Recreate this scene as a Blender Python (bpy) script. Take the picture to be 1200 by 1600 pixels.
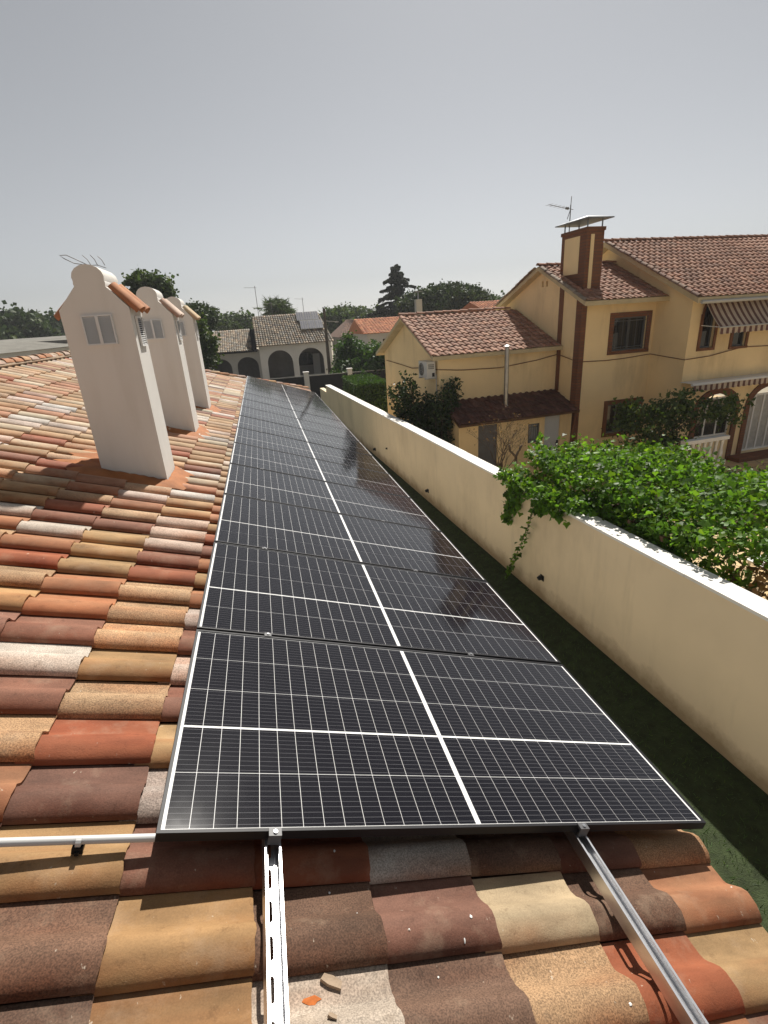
import bpy, math, random
import numpy as np
from mathutils import Vector, Matrix
for o in list(bpy.data.objects): bpy.data.objects.remove(o)
random.seed(7); RNG = np.random.default_rng(7)
S = bpy.context.scene
COL = S.collection
PI = math.pi
def rad(d): return math.radians(d)

# ------------------------------------------------------------------ camera
CR = Matrix(((0.9709255, -0.2316286, -0.0604304), (0.1377407, 0.3341117, 0.9324145), (0.1957833, 0.9136288, -0.3563023)))
CPOS = Vector((0.492763, -1.193782, 1.370301))
FPX = 785.77
cam = bpy.data.objects.new('camera', bpy.data.cameras.new('camera')); COL.objects.link(cam)
cam.data.sensor_fit = 'HORIZONTAL'; cam.data.sensor_width = 36.0; cam.data.lens = FPX / 1200 * 36.0
cam.data.clip_start = 0.05; cam.data.clip_end = 6000
r_, u_, f_ = CR[0], CR[1], CR[2]
cam.matrix_world = Matrix(((r_[0], u_[0], -f_[0], CPOS[0]), (r_[1], u_[1], -f_[1], CPOS[1]), (r_[2], u_[2], -f_[2], CPOS[2]), (0, 0, 0, 1)))
S.camera = cam
S.render.resolution_x = 768; S.render.resolution_y = 1024
def at(x, y, Y):                      # photo pixel -> point on the upright plane at depth Y
    d = CR.transposed() @ Vector(((x - 600) / FPX, -(y - 800) / FPX, 1.0))
    return CPOS + d * ((Y - CPOS[1]) / d[1])

# ------------------------------------------------------------------ sky, sun, exposure
SUN_EL, SUN_AZ = rad(49.5), rad(26)     # azimuth from +Y towards +X
w = bpy.data.worlds.new('World'); S.world = w; w.use_nodes = True
nt = w.node_tree; nt.nodes.clear()
out = nt.nodes.new('ShaderNodeOutputWorld'); bg = nt.nodes.new('ShaderNodeBackground')
sky = nt.nodes.new('ShaderNodeTexSky'); sky.sky_type = 'NISHITA'; sky.sun_disc = False
sky.sun_elevation = SUN_EL; sky.sun_rotation = SUN_AZ
sky.air_density = 1.0; sky.dust_density = 1.0; sky.ozone_density = 1.0; sky.altitude = 600
hs = nt.nodes.new('ShaderNodeHueSaturation'); hs.inputs['Saturation'].default_value = 0.19
nt.links.new(sky.outputs[0], hs.inputs['Color']); nt.links.new(hs.outputs[0], bg.inputs[0])
nt.links.new(bg.outputs[0], out.inputs[0]); bg.inputs[1].default_value = 0.0555
sun = bpy.data.objects.new('sun', bpy.data.lights.new('sun', 'SUN')); COL.objects.link(sun)
sun.data.energy = 5.0; sun.data.angle = rad(0.7); sun.data.color = (1.0, 0.95, 0.87)
SV = Vector((math.sin(SUN_AZ) * math.cos(SUN_EL), math.cos(SUN_AZ) * math.cos(SUN_EL), math.sin(SUN_EL)))
sun.rotation_euler = SV.to_track_quat('Z', 'Y').to_euler()
S.view_settings.view_transform = 'Standard'; S.view_settings.look = 'None'
S.view_settings.exposure = 0.42; S.view_settings.gamma = 1.0; S.view_settings.use_curve_mapping = False

# ------------------------------------------------------------------ materials
def base_mat(name):
    m = bpy.data.materials.new(name); m.use_nodes = True
    n = m.node_tree.nodes; l = m.node_tree.links
    return m, n, l, n['Principled BSDF']
def noise(n, l, vec, scale, detail=3, rough=0.55, stretch=None):
    if stretch:
        mp = n.new('ShaderNodeMapping'); mp.inputs['Scale'].default_value = stretch; l.new(vec, mp.inputs[0]); vec = mp.outputs[0]
    t = n.new('ShaderNodeTexNoise'); t.inputs['Scale'].default_value = scale; t.inputs['Detail'].default_value = detail
    t.inputs['Roughness'].default_value = rough; l.new(vec, t.inputs['Vector']); return t.outputs[0]
def ramp(n, l, fac, p0, c0, p1, c1):
    r = n.new('ShaderNodeMapRange'); r.inputs[1].default_value = p0; r.inputs[2].default_value = p1
    r.inputs[3].default_value = c0; r.inputs[4].default_value = c1; l.new(fac, r.inputs[0]); return r.outputs[0]
def mixc(n, l, fac, a, b, mode='MIX'):
    x = n.new('ShaderNodeMix'); x.data_type = 'RGBA'; x.blend_type = mode
    for sock, v in ((x.inputs[0], fac), (x.inputs[6], a), (x.inputs[7], b)):
        if hasattr(v, 'is_linked'): l.new(v, sock)
        elif isinstance(v, (int, float)): sock.default_value = v
        else: sock.default_value = (*v, 1) if len(v) == 3 else v
    return x.outputs[2]
def bump(n, l, p, h, strength, dist=0.01):
    b = n.new('ShaderNodeBump'); b.inputs['Strength'].default_value = strength; b.inputs['Distance'].default_value = dist
    l.new(h, b.inputs['Height']); l.new(b.outputs[0], p.inputs['Normal'])
def pmat(name, col, rough=0.8, var=0.25, vs=2.0, bs=60, bstr=0.25, bdist=0.004, metal=0.0, spec=0.35, stain=None, stain_amt=0.5, stain_scale=1.2, stretch=(1, 1, 0.25)):
    m, n, l, p = base_mat(name)
    tc = n.new('ShaderNodeTexCoord').outputs['Object']
    a = ramp(n, l, noise(n, l, tc, vs, 5), 0.3, 1 - var, 0.7, 1 + var * 0.6)
    c = mixc(n, l, 1.0, col, a, 'MULTIPLY')
    if stain:
        f = ramp(n, l, noise(n, l, tc, stain_scale, 6, 0.65, stretch), 0.52, 0, 0.75, stain_amt); c = mixc(n, l, f, c, stain)
    l.new(c, p.inputs['Base Color'])
    p.inputs['Roughness'].default_value = rough; p.inputs['Metallic'].default_value = metal; p.inputs['Specular IOR Level'].default_value = spec
    if bstr: bump(n, l, p, noise(n, l, tc, bs, 4), bstr, bdist)
    return m
def tile_mat(name, src, speck=True):      # src: 'object' colour per tile object, or 'tint' face attribute
    m, n, l, p = base_mat(name)
    tc = n.new('ShaderNodeTexCoord').outputs['Object']
    if src == 'object':
        oi = n.new('ShaderNodeObjectInfo'); colr, alp = oi.outputs['Color'], oi.outputs['Alpha']
        ad = n.new('ShaderNodeVectorMath'); ad.operation = 'ADD'
        sc = n.new('ShaderNodeVectorMath'); sc.operation = 'SCALE'; sc.inputs[0].default_value = (37, 11, 23); l.new(oi.outputs['Random'], sc.inputs['Scale'])
        l.new(tc, ad.inputs[0]); l.new(sc.outputs[0], ad.inputs[1]); vec = ad.outputs[0]
    else:
        at_ = n.new('ShaderNodeAttribute'); at_.attribute_name = 'tint'; colr, alp = at_.outputs['Color'], at_.outputs['Alpha']; vec = tc
    big = noise(n, l, vec, 5.5, 4, 0.6, (0.6, 1.6, 1))
    c = mixc(n, l, 1.0, colr, ramp(n, l, big, 0.28, 0.62, 0.72, 1.22), 'MULTIPLY')
    # kiln flash: warm brown drifting over the body colour
    fl = ramp(n, l, noise(n, l, vec, 3.1, 3, 0.5, (0.5, 2.0, 1)), 0.5, 0.0, 0.74, 0.55)
    if src == 'object' and speck:          # fired redder along the rolled edge of each tile, unevenly
        sy = n.new('ShaderNodeSeparateXYZ'); l.new(tc, sy.inputs[0]); ed = ramp(n, l, sy.outputs[1], 0.075, 0.0, 0.004, 1.0)
        mu = n.new('ShaderNodeMath'); mu.operation = 'MULTIPLY'; l.new(ed, mu.inputs[0]); l.new(ramp(n, l, noise(n, l, vec, 4.0, 4, 0.6, (0.6, 1, 1)), 0.36, 0.0, 0.66, 0.95), mu.inputs[1])
        mx = n.new('ShaderNodeMath'); mx.operation = 'MAXIMUM'; l.new(mu.outputs[0], mx.inputs[0]); l.new(fl, mx.inputs[1]); fl = mx.outputs[0]
    c = mixc(n, l, fl, c, mixc(n, l, 1.0, c, (0.78, 0.44, 0.30), 'MULTIPLY'))
    if speck:
        g = noise(n, l, vec, 210, 2, 0.6)
        cm = mixc(n, l, 1.0, c, ramp(n, l, g, 0.34, 0.45, 0.66, 1.75), 'MULTIPLY')
        c = mixc(n, l, alp, c, cm)
        d = ramp(n, l, noise(n, l, vec, 22, 6, 0.72), 0.57, 0.0, 0.72, 0.6); c = mixc(n, l, d, c, mixc(n, l, 1.0, c, (0.45, 0.40, 0.36), 'MULTIPLY'))
        du = ramp(n, l, noise(n, l, vec, 7, 5, 0.65), 0.54, 0.0, 0.76, 0.30); c = mixc(n, l, du, c, (0.40, 0.30, 0.21))
        e = ramp(n, l, noise(n, l, vec, 42, 3, 0.6, (1.3, 0.8, 1)), 0.70, 0.0, 0.75, 0.6); c = mixc(n, l, e, c, (0.55, 0.48, 0.38))
        bump(n, l, p, noise(n, l, vec, 170, 3, 0.65), 0.35, 0.003)
    l.new(c, p.inputs['Base Color']); p.inputs['Roughness'].default_value = 0.82; p.inputs['Specular IOR Level'].default_value = 0.3
    return m
def leaf_mat(name, col, trans=0.3, rough=0.5, var=0.5, yel=(1.7, 1.25, 0.7), spec=0.3):
    m, n, l, p = base_mat(name)
    a = n.new('ShaderNodeAttribute'); a.attribute_name = 'tint'
    sx = n.new('ShaderNodeSeparateColor'); l.new(a.outputs['Color'], sx.inputs[0])
    c = mixc(n, l, 1.0, col, ramp(n, l, sx.outputs[0], 0, 1 - var, 1, 1 + var), 'MULTIPLY')
    c = mixc(n, l, ramp(n, l, sx.outputs[1], 0.6, 0, 1, 0.8), c, mixc(n, l, 1.0, c, yel, 'MULTIPLY'))
    l.new(c, p.inputs['Base Color']); p.inputs['Roughness'].default_value = rough; p.inputs['Specular IOR Level'].default_value = spec
    if trans:
        t = n.new('ShaderNodeBsdfTranslucent'); l.new(mixc(n, l, 1.0, c, (1.9, 2.0, 0.8), 'MULTIPLY'), t.inputs[0])
        mx = n.new('ShaderNodeMixShader'); mx.inputs[0].default_value = trans
        l.new(p.outputs[0], mx.inputs[1]); l.new(t.outputs[0], mx.inputs[2]); l.new(mx.outputs[0], n['Material Output'].inputs[0])
    return m
def glass_mat(name, rough=0.02, tint=(1, 1, 1), ior=1.5):
    m = bpy.data.materials.new(name); m.use_nodes = True; n = m.node_tree.nodes; l = m.node_tree.links; n.clear()
    o = n.new('ShaderNodeOutputMaterial'); t = n.new('ShaderNodeBsdfTransparent'); t.inputs[0].default_value = (*tint, 1)
    g = n.new('ShaderNodeBsdfGlossy'); fr = n.new('ShaderNodeFresnel'); fr.inputs[0].default_value = ior
    tc = n.new('ShaderNodeTexCoord').outputs['Object']
    l.new(ramp(n, l, noise(n, l, tc, 2.5, 5), 0.4, rough, 0.75, rough * 1.6), g.inputs['Roughness'])
    mx = n.new('ShaderNodeMixShader'); l.new(fr.outputs[0], mx.inputs[0]); l.new(t.outputs[0], mx.inputs[1]); l.new(g.outputs[0], mx.inputs[2]); l.new(mx.outputs[0], o.inputs[0])
    return m
def cell_mat(name):
    m, n, l, p = base_mat(name)
    uv = n.new('ShaderNodeUVMap'); sp = n.new('ShaderNodeSeparateXYZ'); l.new(uv.outputs[0], sp.inputs[0])
    def math1(op, a, b):
        x = n.new('ShaderNodeMath'); x.operation = op
        for s_, v in ((x.inputs[0], a), (x.inputs[1], b)):
            if hasattr(v, 'is_linked'): l.new(v, s_)
            else: s_.default_value = v
        return x.outputs[0]
    fr = math1('FRACT', math1('MULTIPLY', sp.outputs[1], 10.0), 0)
    d = math1('ABSOLUTE', math1('SUBTRACT', fr, 0.5), 0)
    line = math1('LESS_THAN', d, 0.022)
    c = mixc(n, l, line, (0.0055, 0.0050, 0.0085), (0.19, 0.19, 0.205))
    l.new(c, p.inputs['Base Color']); p.inputs['Roughness'].default_value = 0.8; p.inputs['Specular IOR Level'].default_value = 0.0
    return m
def stripe_mat(name, a, b, scale):
    m, n, l, p = base_mat(name)
    tc = n.new('ShaderNodeTexCoord').outputs['Object']; sp = n.new('ShaderNodeSeparateXYZ'); l.new(tc, sp.inputs[0])
    x = n.new('ShaderNodeMath'); x.operation = 'MULTIPLY'; x.inputs[1].default_value = scale; l.new(sp.outputs[0], x.inputs[0])
    y = n.new('ShaderNodeMath'); y.operation = 'FRACT'; l.new(x.outputs[0], y.inputs[0])
    z = n.new('ShaderNodeMath'); z.operation = 'GREATER_THAN'; z.inputs[1].default_value = 0.55; l.new(y.outputs[0], z.inputs[0])
    c = mixc(n, l, z.outputs[0], a, b); c = mixc(n, l, 1.0, c, ramp(n, l, noise(n, l, tc, 3, 4), 0.3, 0.75, 0.7, 1.1), 'MULTIPLY')
    l.new(c, p.inputs['Base Color']); p.inputs['Roughness'].default_value = 0.9
    return m
def brick_mat(name, c1, c2, mortar, scale):
    m, n, l, p = base_mat(name)
    tc = n.new('ShaderNodeTexCoord').outputs['Object']
    mp = n.new('ShaderNodeMapping'); mp.inputs['Rotation'].default_value = (rad(90), 0, 0); l.new(tc, mp.inputs[0])
    b = n.new('ShaderNodeTexBrick'); b.inputs['Scale'].default_value = scale; l.new(mp.outputs[0], b.inputs['Vector'])
    b.inputs['Color1'].default_value = (*c1, 1); b.inputs['Color2'].default_value = (*c2, 1); b.inputs['Mortar'].default_value = (*mortar, 1)
    b.inputs['Mortar Size'].default_value = 0.012; b.inputs['Row Height'].default_value = 0.09; b.inputs['Brick Width'].default_value = 0.35
    l.new(b.outputs[0], p.inputs['Base Color']); p.inputs['Roughness'].default_value = 0.9
    bump(n, l, p, b.outputs[1], -0.4, 0.01)
    return m

M = {}
M['tile'] = tile_mat('clay_tile', 'object'); M['tile_joined'] = tile_mat('clay_tile_far', 'tint')
M['tile_n'] = tile_mat('neighbour_tile', 'object', False); M['tile_n_joined'] = tile_mat('far_roof_tile', 'tint', False)
M['deck'] = pmat('roof_deck', (0.13, 0.075, 0.05), 0.95)
M['mortar'] = pmat('roof_mortar', (0.36, 0.27, 0.19), 0.95, 0.3, 6, 40, 0.5, 0.01)
M['stucco'] = pmat('white_stucco', (0.69, 0.665, 0.625), 0.9, 0.05, 1.2, 190, 0.30, 0.003, stain=(0.50, 0.46, 0.40), stain_amt=0.32, stain_scale=3.0, stretch=(1.3, 1.3, 0.22))
M['flash'] = pmat('orange_flashing', (0.33, 0.120, 0.036), 0.75, 0.25, 7, 60, 0.4, 0.006, stain=(0.22, 0.09, 0.04), stain_amt=0.6, stain_scale=9, stretch=(1, 1, 1))
M['louvre'] = pmat('grey_louvre', (0.64, 0.655, 0.66), 0.6, 0.08, 3, bstr=0)
M['louvre_white'] = pmat('white_louvre', (0.78, 0.77, 0.75), 0.6, 0.05, 3, bstr=0)
M['depth_fill'] = pmat('unlit_depth_fill', (0.02, 0.02, 0.02), 0.95, 0.1, bstr=0)  # near-black colour stands in for unlit depth in vents and hedge
M['wire'] = pmat('galvanised_wire', (0.22, 0.21, 0.20), 0.5, 0.2, 20, bstr=0, metal=0.7)
M['frame'] = pmat('black_anodised_frame', (0.012, 0.012, 0.015), 0.5, 0.1, 8, bstr=0, spec=0.25)
M['back'] = pmat('white_backsheet', (0.80, 0.80, 0.80), 0.8, 0.03, 3, bstr=0, spec=0.0)
M['cell'] = cell_mat('solar_cell'); M['pglass'] = glass_mat('panel_glass', 0.065, ior=1.48)
M['alu'] = pmat('aluminium', (0.80, 0.80, 0.81), 0.36, 0.12, 14, 120, 0.12, 0.001, metal=1.0)
M['clamp'] = pmat('dark_clamp', (0.10, 0.10, 0.105), 0.45, 0.1, 20, bstr=0, metal=0.0)
M['flue'] = pmat('dull_steel', (0.42, 0.41, 0.39), 0.38, 0.2, 6, bstr=0, metal=1.0)
M['steel'] = pmat('bright_steel', (0.75, 0.75, 0.75), 0.25, 0.1, 30, bstr=0, metal=1.0)
M['pvc'] = pmat('grey_pvc', (0.55, 0.55, 0.54), 0.45, 0.06, 5, bstr=0, spec=0.5)
M['blackplastic'] = pmat('black_plastic', (0.012, 0.012, 0.012), 0.5, 0.2, 9, bstr=0)
M['wall'] = pmat('cream_render', (0.82, 0.675, 0.465), 0.92, 0.07, 0.9, 120, 0.22, 0.004, stain=(0.34, 0.25, 0.15), stain_amt=0.5, stain_scale=0.55, stretch=(1, 1, 0.6))
m, n, l, p = base_mat('cream_render_damp'); tc = n.new('ShaderNodeTexCoord').outputs['Object']
c_ = mixc(n, l, 1.0, (0.82, 0.675, 0.465), ramp(n, l, noise(n, l, tc, 0.8, 5), 0.3, 0.93, 0.7, 1.04), 'MULTIPLY')
c_ = mixc(n, l, ramp(n, l, noise(n, l, tc, 0.55, 6, 0.65, (1, 1, 0.5)), 0.52, 0, 0.75, 0.40), c_, (0.40, 0.30, 0.18))
c_ = mixc(n, l, ramp(n, l, noise(n, l, tc, 2.6, 6, 0.7, (1, 1, 0.12)), 0.56, 0, 0.78, 0.30), c_, (0.42, 0.34, 0.23))
sp = n.new('ShaderNodeSeparateXYZ'); l.new(tc, sp.inputs[0]); hh = n.new('ShaderNodeMath'); hh.operation = 'MULTIPLY_ADD'; hh.inputs[1].default_value = 0.55; hh.inputs[2].default_value = 0.0; l.new(noise(n, l, tc, 2.2, 6, 0.7), hh.inputs[0])
df = n.new('ShaderNodeMath'); df.operation = 'SUBTRACT'; l.new(hh.outputs[0], df.inputs[0]); l.new(sp.outputs[2], df.inputs[1])
c_ = mixc(n, l, ramp(n, l, df.outputs[0], -0.05, 0, 0.22, 0.75), c_, (0.30, 0.20, 0.10))
l.new(c_, p.inputs['Base Color']); p.inputs['Roughness'].default_value = 0.92; p.inputs['Specular IOR Level'].default_value = 0.3; bump(n, l, p, noise(n, l, tc, 110, 4), 0.25, 0.004); M['dampwall'] = m
M['coping'] = pmat('white_coping', (0.80, 0.775, 0.73), 0.85, 0.07, 3, 70, 0.25, 0.004, stain=(0.55, 0.5, 0.42), stain_amt=0.45, stain_scale=5)
M['lawn'] = pmat('lawn_soil', (0.035, 0.05, 0.018), 0.95, 0.4, 9, 60, 0.8, 0.02)
M['ground'] = pmat('dry_ground', (0.30, 0.26, 0.19), 0.95, 0.35, 0.15, 3, 0.5, 0.05)
M['yellow'] = pmat('yellow_render', (0.84, 0.65, 0.37), 0.92, 0.10, 0.7, 90, 0.3, 0.005, stain=(0.36, 0.25, 0.125), stain_amt=0.55, stain_scale=0.9)
M['brick'] = brick_mat('brown_brick', (0.20, 0.075, 0.03), (0.15, 0.055, 0.025), (0.11, 0.06, 0.035), 1.0)
M['brownpaint'] = pmat('brown_paint', (0.17, 0.07, 0.03), 0.8, 0.2, 4, bstr=0.1)
M['darkwood'] = pmat('dark_wood', (0.10, 0.05, 0.025), 0.7, 0.3, 6, bstr=0.2)
M['fascia'] = pmat('cream_fascia', (0.52, 0.43, 0.27), 0.9, 0.15, 3, bstr=0.15)
M['winglass'] = pmat('window_glass', (0.012, 0.014, 0.016), 0.06, 0.3, 1.5, bstr=0, spec=0.6)
M['winframe'] = pmat('window_frame_grey', (0.10, 0.105, 0.11), 0.5, 0.1, 5, bstr=0)
M['whiteframe'] = pmat('white_frame', (0.70, 0.70, 0.68), 0.5, 0.06, 5, bstr=0)
M['curtain'] = pmat('net_curtain', (0.42, 0.41, 0.38), 0.9, 0.2, 6, 30, 0.6, 0.02)
M['awning'] = stripe_mat('striped_awning', (0.50, 0.40, 0.30), (0.13, 0.06, 0.045), 4.6)
M['doorgrey'] = pmat('pale_grey_door', (0.46, 0.48, 0.50), 0.55, 0.06, 3, bstr=0)
M['gate'] = pmat('dark_grey_shutter', (0.13, 0.13, 0.135), 0.6, 0.15, 4, 8, 0.3, 0.01)
M['zinc'] = pmat('zinc_hood', (0.22, 0.23, 0.24), 0.4, 0.15, 4, bstr=0, metal=0.8)
M['farcell'] = pmat('far_cell_glass', (0.17, 0.17, 0.20), 0.25, 0.15, 3, bstr=0, spec=0.8)  # cell colour lightened to stand in for reflected sky
M['shedpane'] = pmat('dusty_pane', (0.24, 0.26, 0.27), 0.4, 0.15, 5, bstr=0)
M['acwhite'] = pmat('ac_casing', (0.62, 0.61, 0.58), 0.5, 0.08, 6, bstr=0)
M['white'] = pmat('white_paint', (0.74, 0.73, 0.70), 0.7, 0.08, 4, bstr=0.1)
M['bark'] = pmat('bark', (0.10, 0.075, 0.055), 0.95, 0.4, 8, 25, 0.8, 0.02)
M['vine'] = leaf_mat('vine_leaf', (0.072, 0.150, 0.020), 0.38, 0.50, 0.6, spec=0.25)
M['shrubleaf'] = leaf_mat('shrub_leaf', (0.026, 0.050, 0.014), 0.15, 0.42, 0.5)
M['fruitleaf'] = leaf_mat('fruit_tree_leaf', (0.050, 0.085, 0.022), 0.25, 0.5, 0.6)
M['treeleaf'] = leaf_mat('tree_leaf', (0.045, 0.075, 0.024), 0.2, 0.6, 0.5)
M['pineleaf'] = leaf_mat('pine_needles', (0.036, 0.062, 0.023), 0.12, 0.7, 0.5)
M['cedarleaf'] = leaf_mat('cedar_needles', (0.034, 0.048, 0.034), 0.1, 0.7, 0.5)
M['hedgeleaf'] = leaf_mat('hedge_leaf', (0.040, 0.085, 0.022), 0.2, 0.6, 0.45)
M['dryleaf'] = leaf_mat('dry_leaf', (0.16, 0.10, 0.05), 0.2, 0.7, 0.5)
M['grass'] = leaf_mat('grass_blade', (0.040, 0.080, 0.018), 0.2, 0.6, 0.5)
M['palegrey'] = pmat('pale_grey_render', (0.45, 0.44, 0.41), 0.9, 0.1, 0.8, bstr=0.1)
M['whitehouse'] = pmat('off_white_render', (0.72, 0.70, 0.66), 0.9, 0.08, 0.8, bstr=0.1)
M['interior'] = pmat('porch_interior', (0.20, 0.19, 0.175), 0.9, 0.2, 1, bstr=0)
M['fence'] = pmat('dark_screen', (0.020, 0.020, 0.022), 0.9, 0.2, 3, bstr=0)
M['pole'] = pmat('weathered_pole', (0.10, 0.085, 0.07), 0.9, 0.3, 5, bstr=0.2)
M['greyroof'] = pmat('grey_roof_sheet', (0.20, 0.19, 0.165), 0.9, 0.2, 1.5, 8, 0.3, 0.02)
M['brownroof'] = pmat('brown_far_roof', (0.17, 0.10, 0.07), 0.9, 0.25, 3, 10, 0.4, 0.03)
M['orangeroof'] = pmat('orange_far_roof', (0.42, 0.16, 0.07), 0.9, 0.25, 3, 10, 0.4, 0.03)

# ------------------------------------------------------------------ mesh helpers
class MB:
    def __init__(self): self.v = []; self.f = []; self.c = []
    def add(self, vs, fs, col=None):
        b = len(self.v); self.v += [tuple(x) for x in vs]; self.f += [tuple(b + i for i in q) for q in fs]
        if col is not None: self.c += [col] * len(fs)
        return self
    def box(self, x0, x1, y0, y1, z0, z1, M4=None):
        vs = [Vector(p) for p in ((x0, y0, z0), (x1, y0, z0), (x1, y1, z0), (x0, y1, z0), (x0, y0, z1), (x1, y0, z1), (x1, y1, z1), (x0, y1, z1))]
        if M4: vs = [M4 @ p for p in vs]
        return self.add(vs, [(0, 3, 2, 1), (4, 5, 6, 7), (0, 1, 5, 4), (1, 2, 6, 5), (2, 3, 7, 6), (3, 0, 4, 7)])
    def tube(self, pts, r, n=8, cap=True):
        pts = [Vector(p) for p in pts]; rs = r if isinstance(r, (list, tuple)) else [r] * len(pts)
        rings = []
        for i, p in enumerate(pts):
            d = (pts[min(i + 1, len(pts) - 1)] - pts[max(i - 1, 0)])
            d = d.normalized() if d.length > 1e-9 else Vector((0, 0, 1))
            a = d.cross(Vector((0, 0, 1)) if abs(d.z) < 0.95 else Vector((1, 0, 0))).normalized(); b = d.cross(a)
            rings.append([p + (a * math.cos(2 * PI * k / n) + b * math.sin(2 * PI * k / n)) * rs[i] for k in range(n)])
        vs = [x for R in rings for x in R]; fs = []
        for i in range(len(pts) - 1):
            for k in range(n): fs.append((i * n + k, i * n + (k + 1) % n, (i + 1) * n + (k + 1) % n, (i + 1) * n + k))
        if cap: fs += [tuple(range(n - 1, -1, -1)), tuple((len(pts) - 1) * n + k for k in range(n))]
        return self.add(vs, fs)
    def prism(self, poly, O, a, b, e):            # poly in (a,b) axes from O, extruded by vector e
        O, a, b, e = Vector(O), Vector(a), Vector(b), Vector(e); n = len(poly)
        vs = [O + a * p[0] + b * p[1] for p in poly]; vs += [x + e for x in vs]
        return self.add(vs, [tuple(range(n - 1, -1, -1)), tuple(range(n, 2 * n))] + [(i, (i + 1) % n, n + (i + 1) % n, n + i) for i in range(n)])
    def mesh(self, name, off=(0, 0, 0), smooth=None):
        o = Vector(off); me = bpy.data.meshes.new(name); me.from_pydata([(x - o.x, y - o.y, z - o.z) for x, y, z in self.v], [], self.f)
        if self.c:
            a = me.attributes.new('tint', 'FLOAT_COLOR', 'FACE'); a.data.foreach_set('color', [k for c in self.c for k in c])
        if smooth is not None:
            me.polygons.foreach_set('use_smooth', [True] * len(me.polygons)); me.set_sharp_from_angle(angle=smooth)
        me.update(); return me
    def build(self, name, mat, parent=None, off=(0, 0, 0), smooth=None, kind=None):
        return link(name, self.mesh(name, off, smooth), mat, parent, kind)
def link(name, me, mat, parent=None, kind=None, mtx=None):
    if mat is not None and not me.materials: me.materials.append(mat)
    o = bpy.data.objects.new(name, me); COL.objects.link(o)
    if parent: o.parent = parent
    if kind: o['kind'] = kind
    if mtx is not None: o.matrix_basis = mtx
    return o
def tag(o, label, cat, group=None):
    o['label'] = label; o['category'] = cat
    if group: o['group'] = group
    return o
def thing(name, label, cat, loc=(0, 0, 0), rot=(0, 0, 0), group=None):
    o = bpy.data.objects.new(name, None); COL.objects.link(o); o.empty_display_size = 0.2
    o.location = loc; o.rotation_euler = rot; return tag(o, label, cat, group)
def strips(mb, P0, ux, nin, L, z0, ztop, ops, depth=0.15, nseg=10):
    """upright wall along ux from P0, with openings (x0,x1,zb,zt,rise) and reveals going inwards along nin"""
    P0, ux, nin = Vector(P0), Vector(ux), Vector(nin)
    def top(o, x):
        x0, x1, zb, zt, ri = o
        if ri <= 0: return zt
        t = (x - (x0 + x1) / 2) / ((x1 - x0) / 2); return zt - ri + ri * math.sqrt(max(0, 1 - t * t))
    xs = {0.0, L}
    for o in ops:
        k = nseg if o[4] > 0 else 1
        for i in range(k + 1): xs.add(o[0] + (o[1] - o[0]) * (0.5 - 0.5 * math.cos(PI * i / k)))
    if ztop.__code__.co_argcount and hasattr(ztop, 'peaks'): xs |= set(ztop.peaks)
    xs = sorted(xs)
    W = lambda x, z, d=0: P0 + ux * x + nin * d + Vector((0, 0, z))
    q = lambda a, b, c, d: mb.add([a, b, c, d], [(0, 1, 2, 3)])
    for xa, xb in zip(xs[:-1], xs[1:]):
        if xb - xa < 1e-6: continue
        xm = (xa + xb) / 2; cur = sorted([o for o in ops if o[0] < xm < o[1]], key=lambda o: o[2]); la = lb = z0
        for o in cur:
            if o[2] > la + 1e-6: q(W(xa, la), W(xb, lb), W(xb, o[2]), W(xa, o[2])); q(W(xa, o[2]), W(xb, o[2]), W(xb, o[2], depth), W(xa, o[2], depth))
            ta, tb = top(o, xa), top(o, xb); q(W(xa, ta), W(xb, tb), W(xb, tb, depth), W(xa, ta, depth)); la, lb = ta, tb
            if abs(xa - o[0]) < 1e-6: q(W(xa, o[2]), W(xa, ta), W(xa, ta, depth), W(xa, o[2], depth))
            if abs(xb - o[1]) < 1e-6: q(W(xb, o[2]), W(xb, tb), W(xb, tb, depth), W(xb, o[2], depth))
        q(W(xa, la), W(xb, lb), W(xb, ztop(xb)), W(xa, ztop(xa)))
def flat(z):
    def f(x): return z
    return f
def gable(pts):
    def f(x):
        for (a, za), (b, zb) in zip(pts[:-1], pts[1:]):
            if x <= b + 1e-9: return za + (zb - za) * (x - a) / (b - a)
        return pts[-1][1]
    f.peaks = [p[0] for p in pts[1:-1]]; return f

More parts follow.
